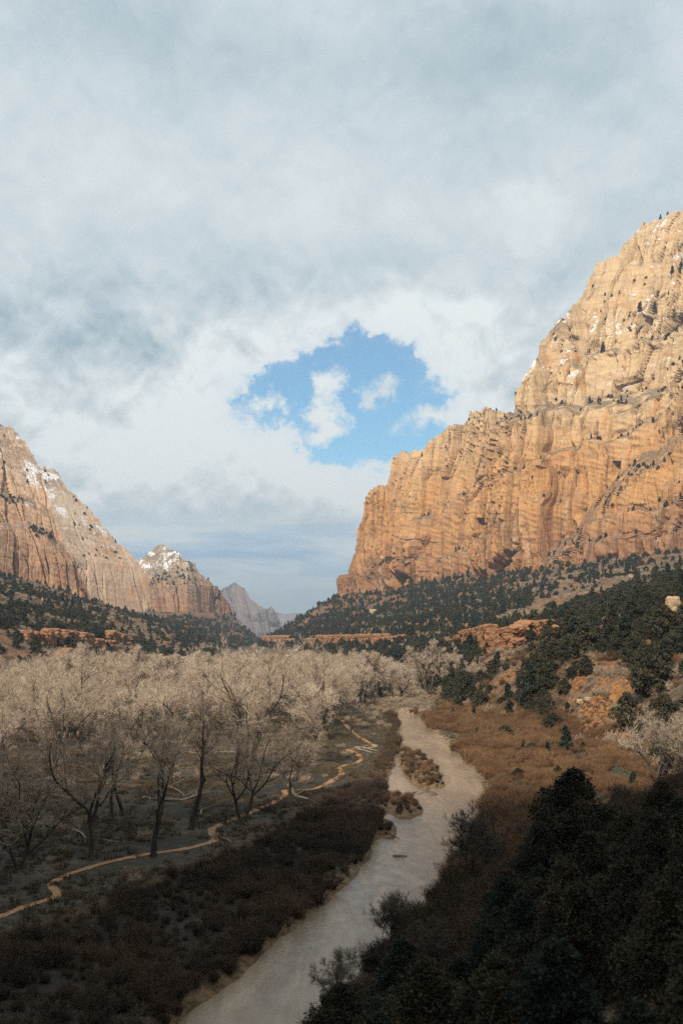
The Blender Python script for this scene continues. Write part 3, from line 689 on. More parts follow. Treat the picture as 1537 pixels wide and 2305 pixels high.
def juniper(seed, H=5.0, Wd=4.2, clumps=46, per=60, size=0.30, cone=0.35, low=0.08):
    rs = np.random.RandomState(seed); wood, fol = MB(), MB()
    a = rs.uniform(0, 6.28); bend = np.array([math.cos(a), math.sin(a)]) * 0.06 * H
    zz = np.linspace(-0.3, H * 0.86, 7); tr = np.stack([bend[0] * np.sin(zz / H * 3), bend[1] * np.sin(zz / H * 2.4), zz], 1)
    wood.tube(tr, H * 0.035 * (1 - 0.85 * np.linspace(0, 1, 7)), 6)
    cs, rr = [], []
    for i in range(clumps):
        f = rs.uniform(low, 1.0); env = (Wd / 2) * (math.sin(math.pi * min(0.10 + f * 0.95, 1.0)) ** 0.7 * (1 - cone) + cone * (1.12 - f)) * rs.uniform(0.45, 1.12)
        a = rs.uniform(0, 6.28); c = np.array([math.cos(a) * env, math.sin(a) * env, f * H * 0.95]); cs.append(c); rr.append(rs.uniform(0.10, 0.19) * Wd * (1.15 - 0.45 * f))
        if i % 3 == 0:
            b = np.array([np.interp(c[2] * 0.7, zz, tr[:, k]) for k in range(3)]); m_ = (b + c) / 2 + np.array([0, 0, -0.05 * H])
            wood.tube(np.array([b, m_, c]), [H * 0.012, H * 0.009, H * 0.003], 3)
    leaf_cloud(fol, np.array(cs), np.array(rr), per, size, rs)
    return wood, fol
def shrub(seed, H=2.2, Wd=2.4, n=170, w=0.02, up=1.0):
    rs = np.random.RandomState(seed); mb = MB()
    a = rs.uniform(0, 6.28, n); r = rs.rand(n) ** 0.6 * 0.22 * Wd
    p = np.stack([np.cos(a) * r, np.sin(a) * r, np.full(n, -0.12)], 1); tilt = rs.uniform(0.0, 0.65, n) * Wd / H
    d = unit(np.stack([np.cos(a + rs.normal(size=n) * 0.5) * tilt, np.sin(a + rs.normal(size=n) * 0.5) * tilt, np.full(n, up)], 1))
    L = H * rs.uniform(0.55, 1.05, n); twig_fan(mb, p, d, L, w * 1.3, rs)
    k = n * 3; i = rs.randint(0, n, k); f = rs.uniform(0.3, 0.9, k)
    twig_fan(mb, p[i] + d[i] * (L[i] * f)[:, None], unit(d[i] + 0.7 * rs.normal(size=(k, 3))), L[i] * rs.uniform(0.18, 0.4, k), w, rs)
    return mb
print('plants')
R = np.random.RandomState(5)
cw = []   # cottonwood kinds: (trunk mesh, crown mesh, whole mesh)
for i, kw in enumerate((dict(fork=0.30), dict(fork=0.22, stems=2), dict(fork=0.34, spread=0.8, limbs=2), dict(fork=0.18, spread=1.25, limbs=4), dict(fork=0.26, stems=2, spread=1.1), dict(fork=0.40, spread=0.9, limbs=3),
                        dict(fork=0.24, lean=0.35, limbs=3), dict(fork=0.30, spread=1.15, limbs=2))):
    wd_, fn_ = cottonwood(100 + i, twigs=0.62, tw=0.015, **kw)
    cw.append((wd_.mesh('cottonwood_trunk', [BARK], True), fn_.mesh('cottonwood_crown', [TWIG]), None))
cw_far = []
for i in range(5):
    wd_, fn_ = cottonwood(140 + i, H=14, fork=(0.2, 0.28, 0.16, 0.24, 0.3)[i], spread=(1.25, 0.9, 1.3, 1.0, 1.1)[i], limbs=(4, 3, 4, 3, 3)[i], stems=(1, 1, 2, 1, 2)[i], twigs=0.62, tw=0.028, thick=2.0)
    cw_far.append(merge('bare_cottonwood', [(wd_, 0), (fn_, 1)], [BARK, TWIG]))
jn = []
for i, kw in enumerate((dict(), dict(Wd=3.4, cone=0.75, H=6.2), dict(Wd=5.0, H=4.4, cone=0.2), dict(Wd=3.0, H=6.6, cone=0.9), dict(Wd=4.4, H=5.4, cone=0.5))):
    wd_, fl_ = juniper(200 + i, **kw)
    mt = [JBARK, NEEDLE if i in (0, 2, 4) else NEEDLE_B]
    jn.append((wd_.mesh('juniper_trunk', [JBARK], True), fl_.mesh('juniper_crown', [mt[1]]), merge('juniper', [(wd_, 0), (fl_, 1)], mt)))
jn_near = []
for i, kw in enumerate((dict(H=7.0, Wd=5.2, cone=0.55), dict(H=8.0, Wd=5.0, cone=0.7), dict(H=6.0, Wd=5.6, cone=0.3))):
    wd_, fl_ = juniper(230 + i, clumps=130, per=190, size=0.125, low=0.03, **kw)
    jn_near.append((wd_.mesh('juniper_trunk', [JBARK], True), fl_.mesh('juniper_crown', [NEEDLE if i != 1 else NEEDLE_B])))
def low_juniper(seed):
    rs = np.random.RandomState(seed); f = MB(); n = 12
    cs = np.stack([rs.uniform(-1.6, 1.6, n), rs.uniform(-1.6, 1.6, n), rs.uniform(0.6, 3.2, n)], 1); leaf_cloud(f, cs, rs.uniform(0.7, 1.4, n), 22, 0.75, rs)
    return f.mesh('evergreen', [NEEDLE if seed % 2 else NEEDLE_B])
sh_w = [shrub(300 + i, 2.4, 2.8).mesh('willow_shrub', [WILLOW]) for i in range(3)]
sh_d = [shrub(310 + i, 2.2, 2.8).mesh('bank_shrub', [WILLOW_D]) for i in range(3)]
sh_g = [shrub(320 + i, 1.5, 2.4, 110, 0.026).mesh('brush', [BRUSH]) for i in range(3)]

# ------------------------------------------------------------------ placing
def tree_of(name, meshes, loc, rot, sc, label, cat, group=None, parts=('trunk', 'crown')):
    e = link(name, None, None, loc, rot, sc); e.empty_display_size = 0.5
    tag(e, label, cat, group)
    for pn, me in zip(parts, meshes): link(pn, me, e)
    return e
def scatter(name, label, pts, rot, sc, srcs, idx=None, tilt=0.1):
    """one stuff object: copies of meshes that already stand in the scene, set on points"""
    n = len(pts); me = bpy.data.meshes.new(name); me.vertices.add(n); me.vertices.foreach_set('co', np.asarray(pts, np.float32).ravel())
    rr = np.zeros((n, 3), np.float32); rr[:, 2] = rot; rr[:, :2] = R.normal(size=(n, 2)) * tilt
    a = me.attributes.new('rot', 'FLOAT_VECTOR', 'POINT'); a.data.foreach_set('vector', rr.ravel())
    a = me.attributes.new('sc', 'FLOAT', 'POINT'); a.data.foreach_set('value', np.asarray(sc, np.float32))
    a = me.attributes.new('idx', 'INT', 'POINT'); a.data.foreach_set('value', np.asarray(R.randint(0, len(srcs), n) if idx is None else idx, np.int32))
    o = link(name, me); tag(o, label, kind='stuff')
    ng = bpy.data.node_groups.new(name, 'GeometryNodeTree')
    ng.interface.new_socket('Geometry', in_out='INPUT', socket_type='NodeSocketGeometry'); ng.interface.new_socket('Geometry', in_out='OUTPUT', socket_type='NodeSocketGeometry')
    gi, go = ng.nodes.new('NodeGroupInput'), ng.nodes.new('NodeGroupOutput'); jo = ng.nodes.new('GeometryNodeJoinGeometry')
    for so in reversed(srcs):
        oi = ng.nodes.new('GeometryNodeObjectInfo'); oi.transform_space = 'ORIGINAL'; oi.inputs['Object'].default_value = so; oi.inputs['As Instance'].default_value = True
        ng.links.new(oi.outputs['Geometry'], jo.inputs[0])
    ip = ng.nodes.new('GeometryNodeInstanceOnPoints'); ip.inputs['Pick Instance'].default_value = True
    def attr(nm, dt):
        q = ng.nodes.new('GeometryNodeInputNamedAttribute'); q.data_type = dt; q.inputs['Name'].default_value = nm; return q.outputs['Attribute']
    ng.links.new(gi.outputs[0], ip.inputs['Points']); ng.links.new(jo.outputs[0], ip.inputs['Instance'])
    ng.links.new(attr('idx', 'INT'), ip.inputs['Instance Index']); ng.links.new(attr('rot', 'FLOAT_VECTOR'), ip.inputs['Rotation']); ng.links.new(attr('sc', 'FLOAT'), ip.inputs['Scale'])
    ng.links.new(ip.outputs[0], go.inputs[0])
    o.modifiers.new('scatter', 'NODES').node_group = ng
    return o
def jgrid(x0, x1, y0, y1, s):
    gx, gy = np.meshgrid(np.arange(x0, x1, s), np.arange(y0, y1, s)); gx = gx.ravel() + R.uniform(-.5, .5, gx.size) * s; gy = gy.ravel() + R.uniform(-.5, .5, gy.size) * s
    return gx, gy
def inview(x, y, m=12):
    return (np.abs(x) < 0.343 * y + m)
def thin(x, y, keep):
    return x[keep], y[keep]
def slope_s(x, y): return x - interp(y, EDGE_R), interp(y, EDGE_L) - x

# --- cottonwoods that can be told apart: (px of the foot, py of the foot, py of the top, kind, turn, label)
print('cottonwoods')
HERO = [(345, 1928, 1592, 0, 0.4, 'tall dark cottonwood with straight trunk by the trail, limbs curling like a lyre'),
        (430, 1868, 1572, 2, 2.0, 'slim forked cottonwood standing just behind the straight tall one by the trail'),
        (548, 1856, 1560, 4, 1.2, 'big cottonwood with two leaning stems right on the trail bend'),
        (652, 1794, 1596, 3, 0.8, 'low spreading dark cottonwood above the fallen log on the trail'),
        (205, 1938, 1628, 5, 2.6, 'cottonwood with bare dark trunk between the V forked tree and the lyre shaped one'),
        (46, 1960, 1640, 1, 0.2, 'V forked dark cottonwood nearest the left edge of the grove'),
        (252, 1842, 1640, 5, 4.0, 'slender bare trunk, left one of a close pair in the grove'),
        (276, 1836, 1630, 2, 5.0, 'slender bare trunk, right one of a close pair in the grove'),
        (700, 1720, 1560, 7, 1.5, 'dark cottonwood behind the low spreading tree, inside the trail bend'),
        (20, 1760, 1560, 6, 3.0, 'cottonwood with a thick dark stub of a trunk at the left border'),
        (118, 1730, 1500, 4, 0.5, 'pale stemmed cottonwood cluster rising at the left of the grove'),
        (180, 1690, 1520, 3, 2.2, 'cottonwood with dark splayed limbs over a dark juniper'),
        (300, 1700, 1530, 7, 5.5, 'pale limbed cottonwood behind the forked tree in the grove'),
        (520, 1660, 1510, 1, 3.5, 'dark limbed cottonwood in the middle of the valley above the clearing'),
        (575, 1650, 1530, 0, 1.0, 'cottonwood with a white trunk beside the middle clearing'),
        (745, 1665, 1510, 6, 4.4, 'thin leaning cottonwood by the far loop of the trail'),
        (790, 1650, 1540, 2, 2.9, 'small cottonwood at the trail end near the river bank')]
hero_xy = []
for (px, py, pt, k, rz, lab) in HERO:
    x, y, z = place_foot(px, py); hh = (py - pt) / F * y; hero_xy.append((x, y))
    tree_of('bare_cottonwood', cw[k][:2], (x, y, z), rz, hh / 15.6, lab, 'tree', 'bare cottonwoods of the valley grove')
# pale cottonwood at the right edge, dark-limbed one on the far bank
for (px, py, pt, k, rz, lab) in ((1478, 1775, 1560, 3, 1.0, 'broad pale cottonwood standing by the green meadow below the red scarp'),
                                 (1022, 1552, 1470, 0, 0.0, 'dark limbed cottonwood on the far bank beside the evergreen slope'),
                                 (1062, 1540, 1478, 4, 0.0, 'cottonwood with tangled dark limbs touching the evergreen slope'),
                                 (925, 1512, 1462, 3, 0.0, 'round pale cottonwood below the left end of the red rock ledge'),
                                 (985, 1524, 1474, 7, 2.0, 'small pale cottonwood between the river flats and the red rock ledge')):
    x, y, z = place_foot(px, py); hero_xy.append((x, y))
    tree_of('bare_cottonwood', cw[k][:2], (x, y, z), rz, (py - pt) / F * y / 15.0, lab, 'tree')
for (px, py, pt, k, rz, lab) in ((1545, 1760, 1590, 1, 2.0, 'pale cottonwood cut by the right border behind the broad pale one'), (1412, 1712, 1640, 7, 3.0, 'small pale bare tree at the right foot of the red scarp')):
    x, y, z = place_foot(px, py); tree_of('bare_cottonwood', cw[k][:2], (x, y, z), rz, (py - pt) / F * y / 15.0, lab, 'tree')
# bare saplings that stand out against the water
SAP = []
for i in range(3):
    wd_, fn_ = cottonwood(170 + i, H=9, fork=0.16, stems=(2, 3, 2)[i], spread=0.8, twigs=0.7, tw=0.012, limbs=3)
    SAP.append((wd_.mesh('sapling_trunk', [BARK], True), fn_.mesh('sapling_crown', [TWIG_D])))
for i, (px, d, z0, pt, rz, lab) in enumerate(((1052, 104, 1.0, 1768, 0.3, 'bare grey sapling leaning over the river from its right bank'),
                                      (875, 83, 2.5, 2000, 1.6, 'leafless sapling at the water edge beside the dark foreground trees'),
                                      (770, 72, 0.6, 2110, 2.9, 'small leafless sapling lowest by the river in the dark foreground'))):
    x = (px - CX) / F * d; z = float(ground(np.array([x]), np.array([d]))[0]); ztop = CAMZ - (pt - HY) / F * d
    tree_of('bare_sapling', SAP[i], (x, d, z), rz, (ztop - z) / 9.2, lab, 'tree')
# the grove behind
gx, gy = jgrid(-250, 45, 118, 720, 9.6)
er = interp(gy, EDGE_R); el = interp(gy, EDGE_L)
west = interp(gy, [(118, -40), (150, -14), (200, -6), (240, 0), (290, 2), (340, 6), (420, 20), (500, 26), (720, 30)])
ok = inview(gx, gy, 10) & (gx > el - 6) & (gx < west)
ok &= R.rand(gx.size) < np.where(gy < 175, 0.25, np.where(gy < 235, 0.62, np.clip(0.85 + 0.5 * fbm(gx * 0.03, gy * 0.02, 61.0, 2), 0.4, 0.97)))
cl_x, cl_y = on_plane(490, 1690); ok &= np.hypot((gx - cl_x) / 22, (gy - cl_y) / 42) > 1
hx = np.array(hero_xy); ok &= np.array([np.min(np.hypot(hx[:, 0] - a, hx[:, 1] - b)) > 6.5 for a, b in zip(gx, gy)])
ok &= trail_dist(gx, gy) > 2.0
gx, gy = thin(gx, gy, ok)
fx, fy = jgrid(14, 64, 400, 700, 11); k_ = (fx < interp(fy, EDGE_R) - 2) & (R.rand(fx.size) < 0.62); fx, fy = thin(fx, fy, k_)
gx, gy = np.r_[gx, fx], np.r_[gy, fy]
od = np.argsort(gy); gx, gy = gx[od], gy[od]; gz = ground(gx, gy)
N_IND = 275; far_src = []
def grove_words(x, y):
    if x > 20: return 'round leafless cottonwood on the river flats below the red ledge', 'cottonwoods on the river flats'
    side = 'left' if x / y * F + CX < 330 else 'right'
    if y < 215: w_ = 'near the trail behind the front row'
    elif y < 300: w_ = 'in the middle rows of the grove'
    else: w_ = 'in the pale packed rows further down the valley'
    return f'leafless cottonwood {w_}, {side} half of the grove', f'cottonwoods {w_}, {side}'
for i in range(min(N_IND, len(gx))):
    rz = R.uniform(0, 6.28); sc = np.clip(0.92 * np.exp(0.27 * R.normal()), 0.5, 1.45); gw = grove_words(gx[i], gy[i])
    if i < 110:
        tree_of('bare_cottonwood', cw[R.randint(len(cw))][:2], (gx[i], gy[i], gz[i]), rz, sc, gw[0], 'tree', gw[1])
    else:
        o = link('bare_cottonwood', cw_far[i % len(cw_far)], None, (gx[i], gy[i], gz[i]), rz, sc * R.uniform(0.9, 1.15))
        tag(o, gw[0], 'tree', gw[1])
        if len(far_src) < len(cw_far): far_src.append(o)
n_ = len(gx) - N_IND
print('cottonwoods', len(gx))
if n_ > 0:
    scatter('far_cottonwoods', 'pale leafless crowns merging at the far end of the grove', np.stack([gx, gy, gz], 1)[N_IND:], R.uniform(0, 6.28, n_), R.uniform(0.7, 1.0, n_), far_src)

# --- evergreens
print('evergreens')
CLEAR = [(px, place_foot(px, py)[1], w_, dp) for px, py, w_, dp in ((1376, 1404, 34, 55), (1514, 1382, 28, 60), (840, 1384, 14, 50), (1455, 1400, 12, 30), (1305, 1588, 14, 20), (1322, 1582, 16, 20), (1180, 1660, 14, 12), (1410, 1665, 20, 14), (1300, 1668, 46, 26), (1345, 1640, 62, 34), (1390, 1612, 46, 34),
         (1035, 1466, 42, 50), (1110, 1470, 60, 50), (1190, 1458, 50, 50), (1240, 1440, 30, 40), (740, 1452, 60, 80), (850, 1452, 60, 80), (625, 1446, 30, 90), (120, 1452, 70, 60), (220, 1458, 40, 60), (275, 1454, 34, 60), (140, 1492, 24, 30))]
def seen_clear(x, y, keep=0.25):
    px = x / y * F + CX; k = np.ones(len(x), bool)
    for cx_, cd_, cw_, dp in CLEAR: k &= ~((np.abs(px - cx_) < cw_) & (y > cd_ - dp) & (y < cd_ + 4) & (R.rand(len(x)) > keep))
    return k
def evergreen_label(x, y, s):
    return None
# those in the dark foreground and the ones that stand alone
EV = [(1290, 82, 1735, 2, 'dark bushy juniper tallest of the shaded foreground thicket'), (1490, 74, 1752, 0, 'dark juniper at the right edge of the shaded foreground'),
      (1405, 70, 1835, 2, 'round dark juniper between the two tallest ones of the foreground thicket'), (1215, 78, 1850, 0, 'dark juniper on the left flank of the shaded foreground thicket'),
      (1140, 74, 1960, 2, 'low dark juniper at the left toe of the foreground thicket')]
near_xy = []
for px, d, pt, k, lab in EV:
    x = (px - CX) / F * d; z = float(ground(np.array([x]), np.array([d]))[0]); zt = CAMZ - (pt - HY) / F * d
    hgt = (7.0, 8.0, 6.0)[k]; sc = max((zt - z) / hgt, 0.55); near_xy.append((x, d))
    tree_of('juniper', jn_near[k], (x, d, z), R.uniform(0, 6.28), sc, lab, 'tree', 'junipers of the shaded foreground thicket')
nx_, ny_ = jgrid(-2, 45, 24, 112, 3.4)
s_ = nx_ - interp(ny_, EDGE_R); ok = (s_ > 1.5) & inview(nx_, ny_, 6) & (R.rand(nx_.size) < 0.58)
zt = ground(nx_, ny_); pyt = HY + (CAMZ - zt - 5.0) * F / ny_; lim = interp((nx_ / ny_) * F + CX, [(700, 2240), (850, 2080), (1000, 1975), (1100, 1960), (1180, 1880), (1260, 1800), (1330, 1800), (1400, 1830), (1470, 1800), (1540, 1770), (1700, 1700)])
ok &= (pyt > lim - 20) & np.array([np.min(np.hypot(np.array(near_xy)[:, 0] - a, np.array(near_xy)[:, 1] - b)) > 2.5 for a, b in zip(nx_, ny_)])
ok &= (nx_ / ny_ * F + CX > 1090) | (R.rand(nx_.size) < 0.30)
thx, thy, thl = nx_, ny_, lim
nx_, ny_, pyt, lim, zt = nx_[ok], ny_[ok], pyt[ok], lim[ok], zt[ok]
for i in range(len(nx_)):
    hmax = CAMZ - (lim[i] - HY) / F * ny_[i] - zt[i]; k = R.randint(3)
    tree_of('juniper', jn_near[k], (nx_[i], ny_[i], zt[i]), R.uniform(0, 6.28), min(max(hmax, 2.2), 6.5) / (7.0, 8.0, 6.0)[k] * R.uniform(0.7, 1.0),
            'dark juniper crowded into the shaded thicket on the foreground slope', 'tree', 'junipers crowding the foreground slope')
print('near junipers', len(nx_))
for i, (px, d, pt, lab) in enumerate(((1180, 88, 1880, 'bare grey sapling poking out left of the tallest thicket juniper'), (1330, 66, 1960, 'bare sapling among the dark junipers in the middle of the thicket'),
                                      (980, 76, 2040, 'bare sapling at the river side edge of the dark thicket'), (1120, 66, 2080, 'bare sapling low in the dark thicket above the river'), (1450, 60, 1990, 'bare sapling near the right border of the dark thicket'),
                                      (1100, 112, 1850, 'tall bare brush clump between the leaning sapling and the thicket'), (1180, 122, 1830, 'bare brush clump in front of the willow thicket'), (1400, 112, 1760, 'bare sapling rising behind the thicket below the pale cottonwood'))):
    x = (px - CX) / F * d; z = float(ground(np.array([x]), np.array([d]))[0]); h_ = CAMZ - (pt - HY) / F * d - z
    tree_of('bare_sapling', SAP[i % 3], (x, d, z), i * 1.3, max(h_, 2.5) / 9.2, lab, 'tree')
ONE = [(1272, 1692, 1632, 1, 'dark conical juniper standing alone at the foot of the red scarp'), (1066, 1622, 1592, 3, 'narrow upright juniper at the sandy bank above the river bend'),
       (1135, 1665, 1632, 2, 'dark rounded juniper at the lower left corner of the evergreen slope'), (1195, 1700, 1672, 2, 'low dark juniper beside the willow thicket below the red scarp'),
       (1030, 1600, 1566, 4, 'dense dark juniper at the foot of the dark limbed cottonwood'), (485, 1650, 1612, 2, 'wide dark juniper alone in the middle clearing of the grove'),
       (125, 1650, 1585, 0, 'dark juniper under the splayed cottonwood at the left of the grove'), (905, 1530, 1512, 1, 'small dark juniper on the pale river flats'),
       (930, 1532, 1520, 2, 'low round juniper next to the small one on the pale river flats'), (1410, 1640, 1560, 0, 'juniper standing at the top right corner of the red scarp')]
one_xy = []
for px, py, pt, k, lab in ONE:
    x, y, z = place_foot(px, py); one_xy.append((x, y)); hgt = (5.0, 6.2, 4.4, 6.6, 5.4)[k]
    tree_of('juniper', jn[k][:2], (x, y, z), R.uniform(0, 6.28), (py - pt) / F * y / hgt, lab, 'tree')
# the wooded slopes
ex, ey = jgrid(20, 560, 160, 700, 5.4); sr_, sl_ = slope_s(ex, ey)
dn = fbm(ex * 0.016, ey * 0.016, 4.0, 3)
okr = inview(ex, ey, 15) & (sr_ > 1) & (R.rand(ex.size) < np.clip(np.where(ey < 330, 1.0, 0.86) + 1.6 * dn, 0.15, 0.98) * sstep(sr_, -4, 9))
okr &= (1 - np.hypot((ex - scx - 0.27 * (ey - scy)) / 12, (ey - scy) / 26)) < 0.05
okr &= np.hypot(ex - one_xy[0][0], ey - one_xy[0][1]) > 5
okr &= seen_clear(ex, ey, 0.12)
ex, ey = thin(ex, ey, okr)
lx, ly = jgrid(-420, -120, 420, 1000, 7.5); sr_, sl_ = slope_s(lx, ly); dn = fbm(lx * 0.014, ly * 0.014, 14.0, 3)
okl = inview(lx, ly, 15) & (sl_ > -2) & (sl_ < interp(ly, EDGE_L) - interp(ly, CLIFF_L) - 6) & (R.rand(lx.size) < np.clip(0.48 + 1.6 * dn, 0.06, 0.95))
okl &= seen_clear(lx, ly, 0.12)
lx, ly = thin(lx, ly, okl)
ax_, ay_ = np.r_[ex, lx], np.r_[ey, ly]; ez = ground(ax_, ay_); esc = np.clip(0.9 * np.exp(0.42 * R.normal(size=ax_.size)), 0.35, 1.9) * np.where(ax_ > 0, 1.12, 1.0) * np.where(ay_ > 500, 1.15, 1.0); ei = R.choice(5, ax_.size, p=[.36, .07, .32, .05, .20])
od = np.argsort(ay_ / esc); ax_, ay_, ez, esc, ei = ax_[od], ay_[od], ez[od], esc[od], ei[od]
N_EV = max(300 - 15 - len(nx_), 120); ev_src = {}
for i in range(N_EV):
    rz = R.uniform(0, 6.28); loc = (ax_[i], ay_[i], ez[i]); right = ax_[i] > 0
    wh = 'beside the red scarp' if ay_[i] < 285 else 'between the scarp and the flat topped boulder' if ax_[i] > 0.2 * ay_[i] else 'on the lower right slope above the willows'
    lab, grp = ('dark evergreen juniper ' + wh, 'junipers ' + wh) if right else ('dark evergreen juniper on the left slope above the pale grove', 'junipers dotting the left slope')
    if i < 70: tree_of('juniper', jn[ei[i]][:2], loc, rz, esc[i], lab, 'tree', grp)
    else:
        o = link('juniper', jn[ei[i]][2], None, loc, rz, esc[i]); tag(o, lab, 'tree', grp); ev_src.setdefault(int(ei[i]), o)
src = [ev_src[k] for k in sorted(ev_src)]; mp = {k: j for j, k in enumerate(sorted(ev_src))}
P3 = np.stack([ax_, ay_, ez], 1)[N_EV:]
# far talus: the same kinds, smaller, up to the cliff foot
tx, ty = jgrid(-200, 700, 700, 2060, 7.8); sr_, _s = slope_s(tx, ty); dn = fbm(tx * 0.010, ty * 0.010, 24.0, 4)
W_ = interp(ty, CLIFF_R) - interp(ty, EDGE_R)
band = sstep(tx / ty * F + CX, 1250, 1050)     # the talus thins towards the right, where pale brush takes over
ok = inview(tx, ty, 30) & (sr_ > 2) & (sr_ < W_ + 5) & (R.rand(tx.size) < np.clip(0.34 + 0.85 * band + 1.7 * dn, 0.04, 0.97)); ok &= seen_clear(tx, ty); tx, ty = thin(tx, ty, ok)
ux, uy = jgrid(-620, -120, 1000, 2700, 10.5); _s, sl_ = slope_s(ux, uy); dn = fbm(ux * 0.008, uy * 0.008, 34.0, 4)
ok = inview(ux, uy, 30) & (sl_ > 0) & (sl_ < interp(uy, EDGE_L) - interp(uy, CLIFF_L) + 4) & (R.rand(ux.size) < np.clip(0.75 + 0.9 * dn, 0.05, 0.97)); ux, uy = thin(ux, uy, ok)
fx_, fy_ = np.r_[tx, ux], np.r_[ty, uy]; fz_ = ground(fx_, fy_)
print('evergreens', len(ax_), 'far', len(fx_))
wqx, wqy = jgrid(22, 66, 118, 330, 11); q = river_in(wqx, wqy); sr_, _s = slope_s(wqx, wqy); ok = (q < -4) & (wqx > interp(wqy, BR)) & (sr_ < 4) & (R.rand(wqx.size) < 0.45); wqx, wqy = thin(wqx, wqy, ok)
P3 = np.concatenate([P3, np.stack([wqx, wqy, ground(wqx, wqy)], 1)]); ei = np.r_[ei, R.randint(0, 5, len(wqx))]; esc = np.r_[esc, R.uniform(0.25, 0.6, len(wqx))]
allp = np.concatenate([P3, np.stack([fx_, fy_, fz_], 1)]); alls = np.r_[esc[N_EV:], np.clip(0.85 * np.exp(0.45 * R.normal(size=len(fx_))), 0.35, 2.0)]
alli = np.r_[[mp.get(int(k), 0) for k in ei[N_EV:]], R.randint(0, len(src), len(fx_))]
scatter('evergreen_woodland', 'dark evergreen woodland spread over the slopes below the cliffs', allp, R.uniform(0, 6.28, len(allp)), alls, src, alli)

# --- shrubs
print('shrubs')
wx_, wy_ = jgrid(5, 75, 104, 335, 1.35); q = river_in(wx_, wy_); sr_, _s = slope_s(wx_, wy_)
sandm = np.maximum(1 - np.hypot((wx_ - sbx - 1) / 7.5, (wy_ - sby) / 26), 0)
meadm = 1 - np.hypot((wx_ - gx_ [0] if False else wx_ - on_plane(1395, 1742)[0]) / 15, (wy_ - on_plane(1395, 1742)[1]) / 30)
ok = (q < -0.9) & (wx_ > interp(wy_, BR)) & (sr_ < 8) & inview(wx_, wy_, 5) & (sandm < 0.12) & (meadm * 1.2 < R.rand(wx_.size) + 0.15) & (R.rand(wx_.size) < np.clip(0.75 + 1.5 * fbm(wx_ * 0.09, wy_ * 0.06, 1, 3), 0.08, 0.95))
wx_, wy_ = thin(wx_, wy_, ok)
bx_, by_ = jgrid(-52, 24, 58, 325, 1.25); q = river_in(bx_, by_)
ok = (q < -0.9) & (bx_ < interp(by_, BL)) & (terrace_in(bx_, by_) > 0.8) & inview(bx_, by_, 4) & (R.rand(bx_.size) < np.clip(0.98 + 1.2 * fbm(bx_ * 0.09, by_ * 0.06, 3, 3), 0.22, 0.98))
bx_, by_ = thin(bx_, by_, ok)
ix_, iy_ = jgrid(2, 24, 115, 235, 1.2); ok = (island_in(ix_, iy_) > 0.35) & (R.rand(ix_.size) < 0.7); ix_, iy_ = thin(ix_, iy_, ok)
def shrub_set(x, y, meshes, lo, hi, n_ind, name, label, group, stuff_name, stuff_label, cat='shrub'):
    sc = R.uniform(lo, hi, len(x)) * np.clip(0.85 + 0.9 * fbm(x * 0.11, y * 0.07, 17.0, 3), 0.35, 1.5); z = ground(x, y); od = np.argsort(y / sc); x, y, z, sc = x[od], y[od], z[od], sc[od]; src = []
    n_ind = min(n_ind, len(x))
    for i in range(n_ind):
        o = link(name, meshes[i % len(meshes)], None, (x[i], y[i], z[i]), R.uniform(0, 6.28), sc[i]); tag(o, label, cat, group)
        if len(src) < len(meshes): src.append(o)
    if len(x) > n_ind: scatter(stuff_name, stuff_label, np.stack([x, y, z], 1)[n_ind:], R.uniform(0, 6.28, len(x) - n_ind), sc[n_ind:], src)
    return src
print('shrubs', len(wx_), len(bx_), len(ix_))
wsrc = shrub_set(wx_, wy_, sh_w, 0.55, 1.15, 130, 'willow_shrub', 'rust brown leafless willow in the thicket right of the river', 'rust brown willows right of the river', 'willow_thicket', 'rust brown willow thicket spreading right of the river')
dsrc = shrub_set(bx_, by_, sh_d, 0.35, 0.95, 150, 'bank_shrub', 'dark brown brush on the shaded bank between trail and river', 'dark brush on the left river bank', 'bank_thicket', 'dark brown brush thicket between the trail and the river')
scatter('island_brush', 'brown brush on the small islands in the river', np.stack([ix_, iy_, ground(ix_, iy_)], 1), R.uniform(0, 6.28, len(ix_)), R.uniform(0.18, 0.55, len(ix_)), wsrc[:1] + dsrc[:2])
bkx, bky = jgrid(-6, 40, 55, 118, 1.3); s_ = bkx - interp(bky, EDGE_R); pxk = bkx / bky * F + CX; q = river_in(bkx, bky)
ok = (q < -0.5) & (bkx > interp(bky, BR)) & inview(bkx, bky, 4) & (R.rand(bkx.size) < np.where(pxk < 1130, 0.75, 0.60)); bkx, bky = thin(bkx, bky, ok)
scatter('thicket_brush', 'dark leafless brush filling the shaded thicket above the river', np.stack([bkx, bky, ground(bkx, bky)], 1), R.uniform(0, 6.28, len(bkx)), R.uniform(0.4, 1.15, len(bkx)), dsrc[:3])
# pale dry brush: river flats, grove floor, slopes
px_, py_ = jgrid(-250, 60, 100, 700, 3.4); el = interp(py_, EDGE_L); tdn = terrace_in(px_, py_); q = river_in(px_, py_)
ok = inview(px_, py_, 6) & (px_ > el) & (px_ < interp(py_, EDGE_R)) & ((tdn < -0.5) | (py_ > 320)) & ((q < -2) | (py_ > 340))
den = np.where((py_ > 320) & (px_ > 6), 0.75, 0.20) + 0.7 * fbm(px_ * 0.03, py_ * 0.03, 7.0, 3)
ok &= R.rand(px_.size) < np.clip(den, 0.03, 0.95); px_, py_ = thin(px_, py_, ok)
kk = trail_dist(px_, py_) > 2.2; px_, py_ = thin(px_, py_, kk)
sx_, sy_ = jgrid(-450, 620, 120, 1400, 5.2); sr_, sl_ = slope_s(sx_, sy_)
dn = fbm(sx_ * 0.012, sy_ * 0.012, 44.0, 4)
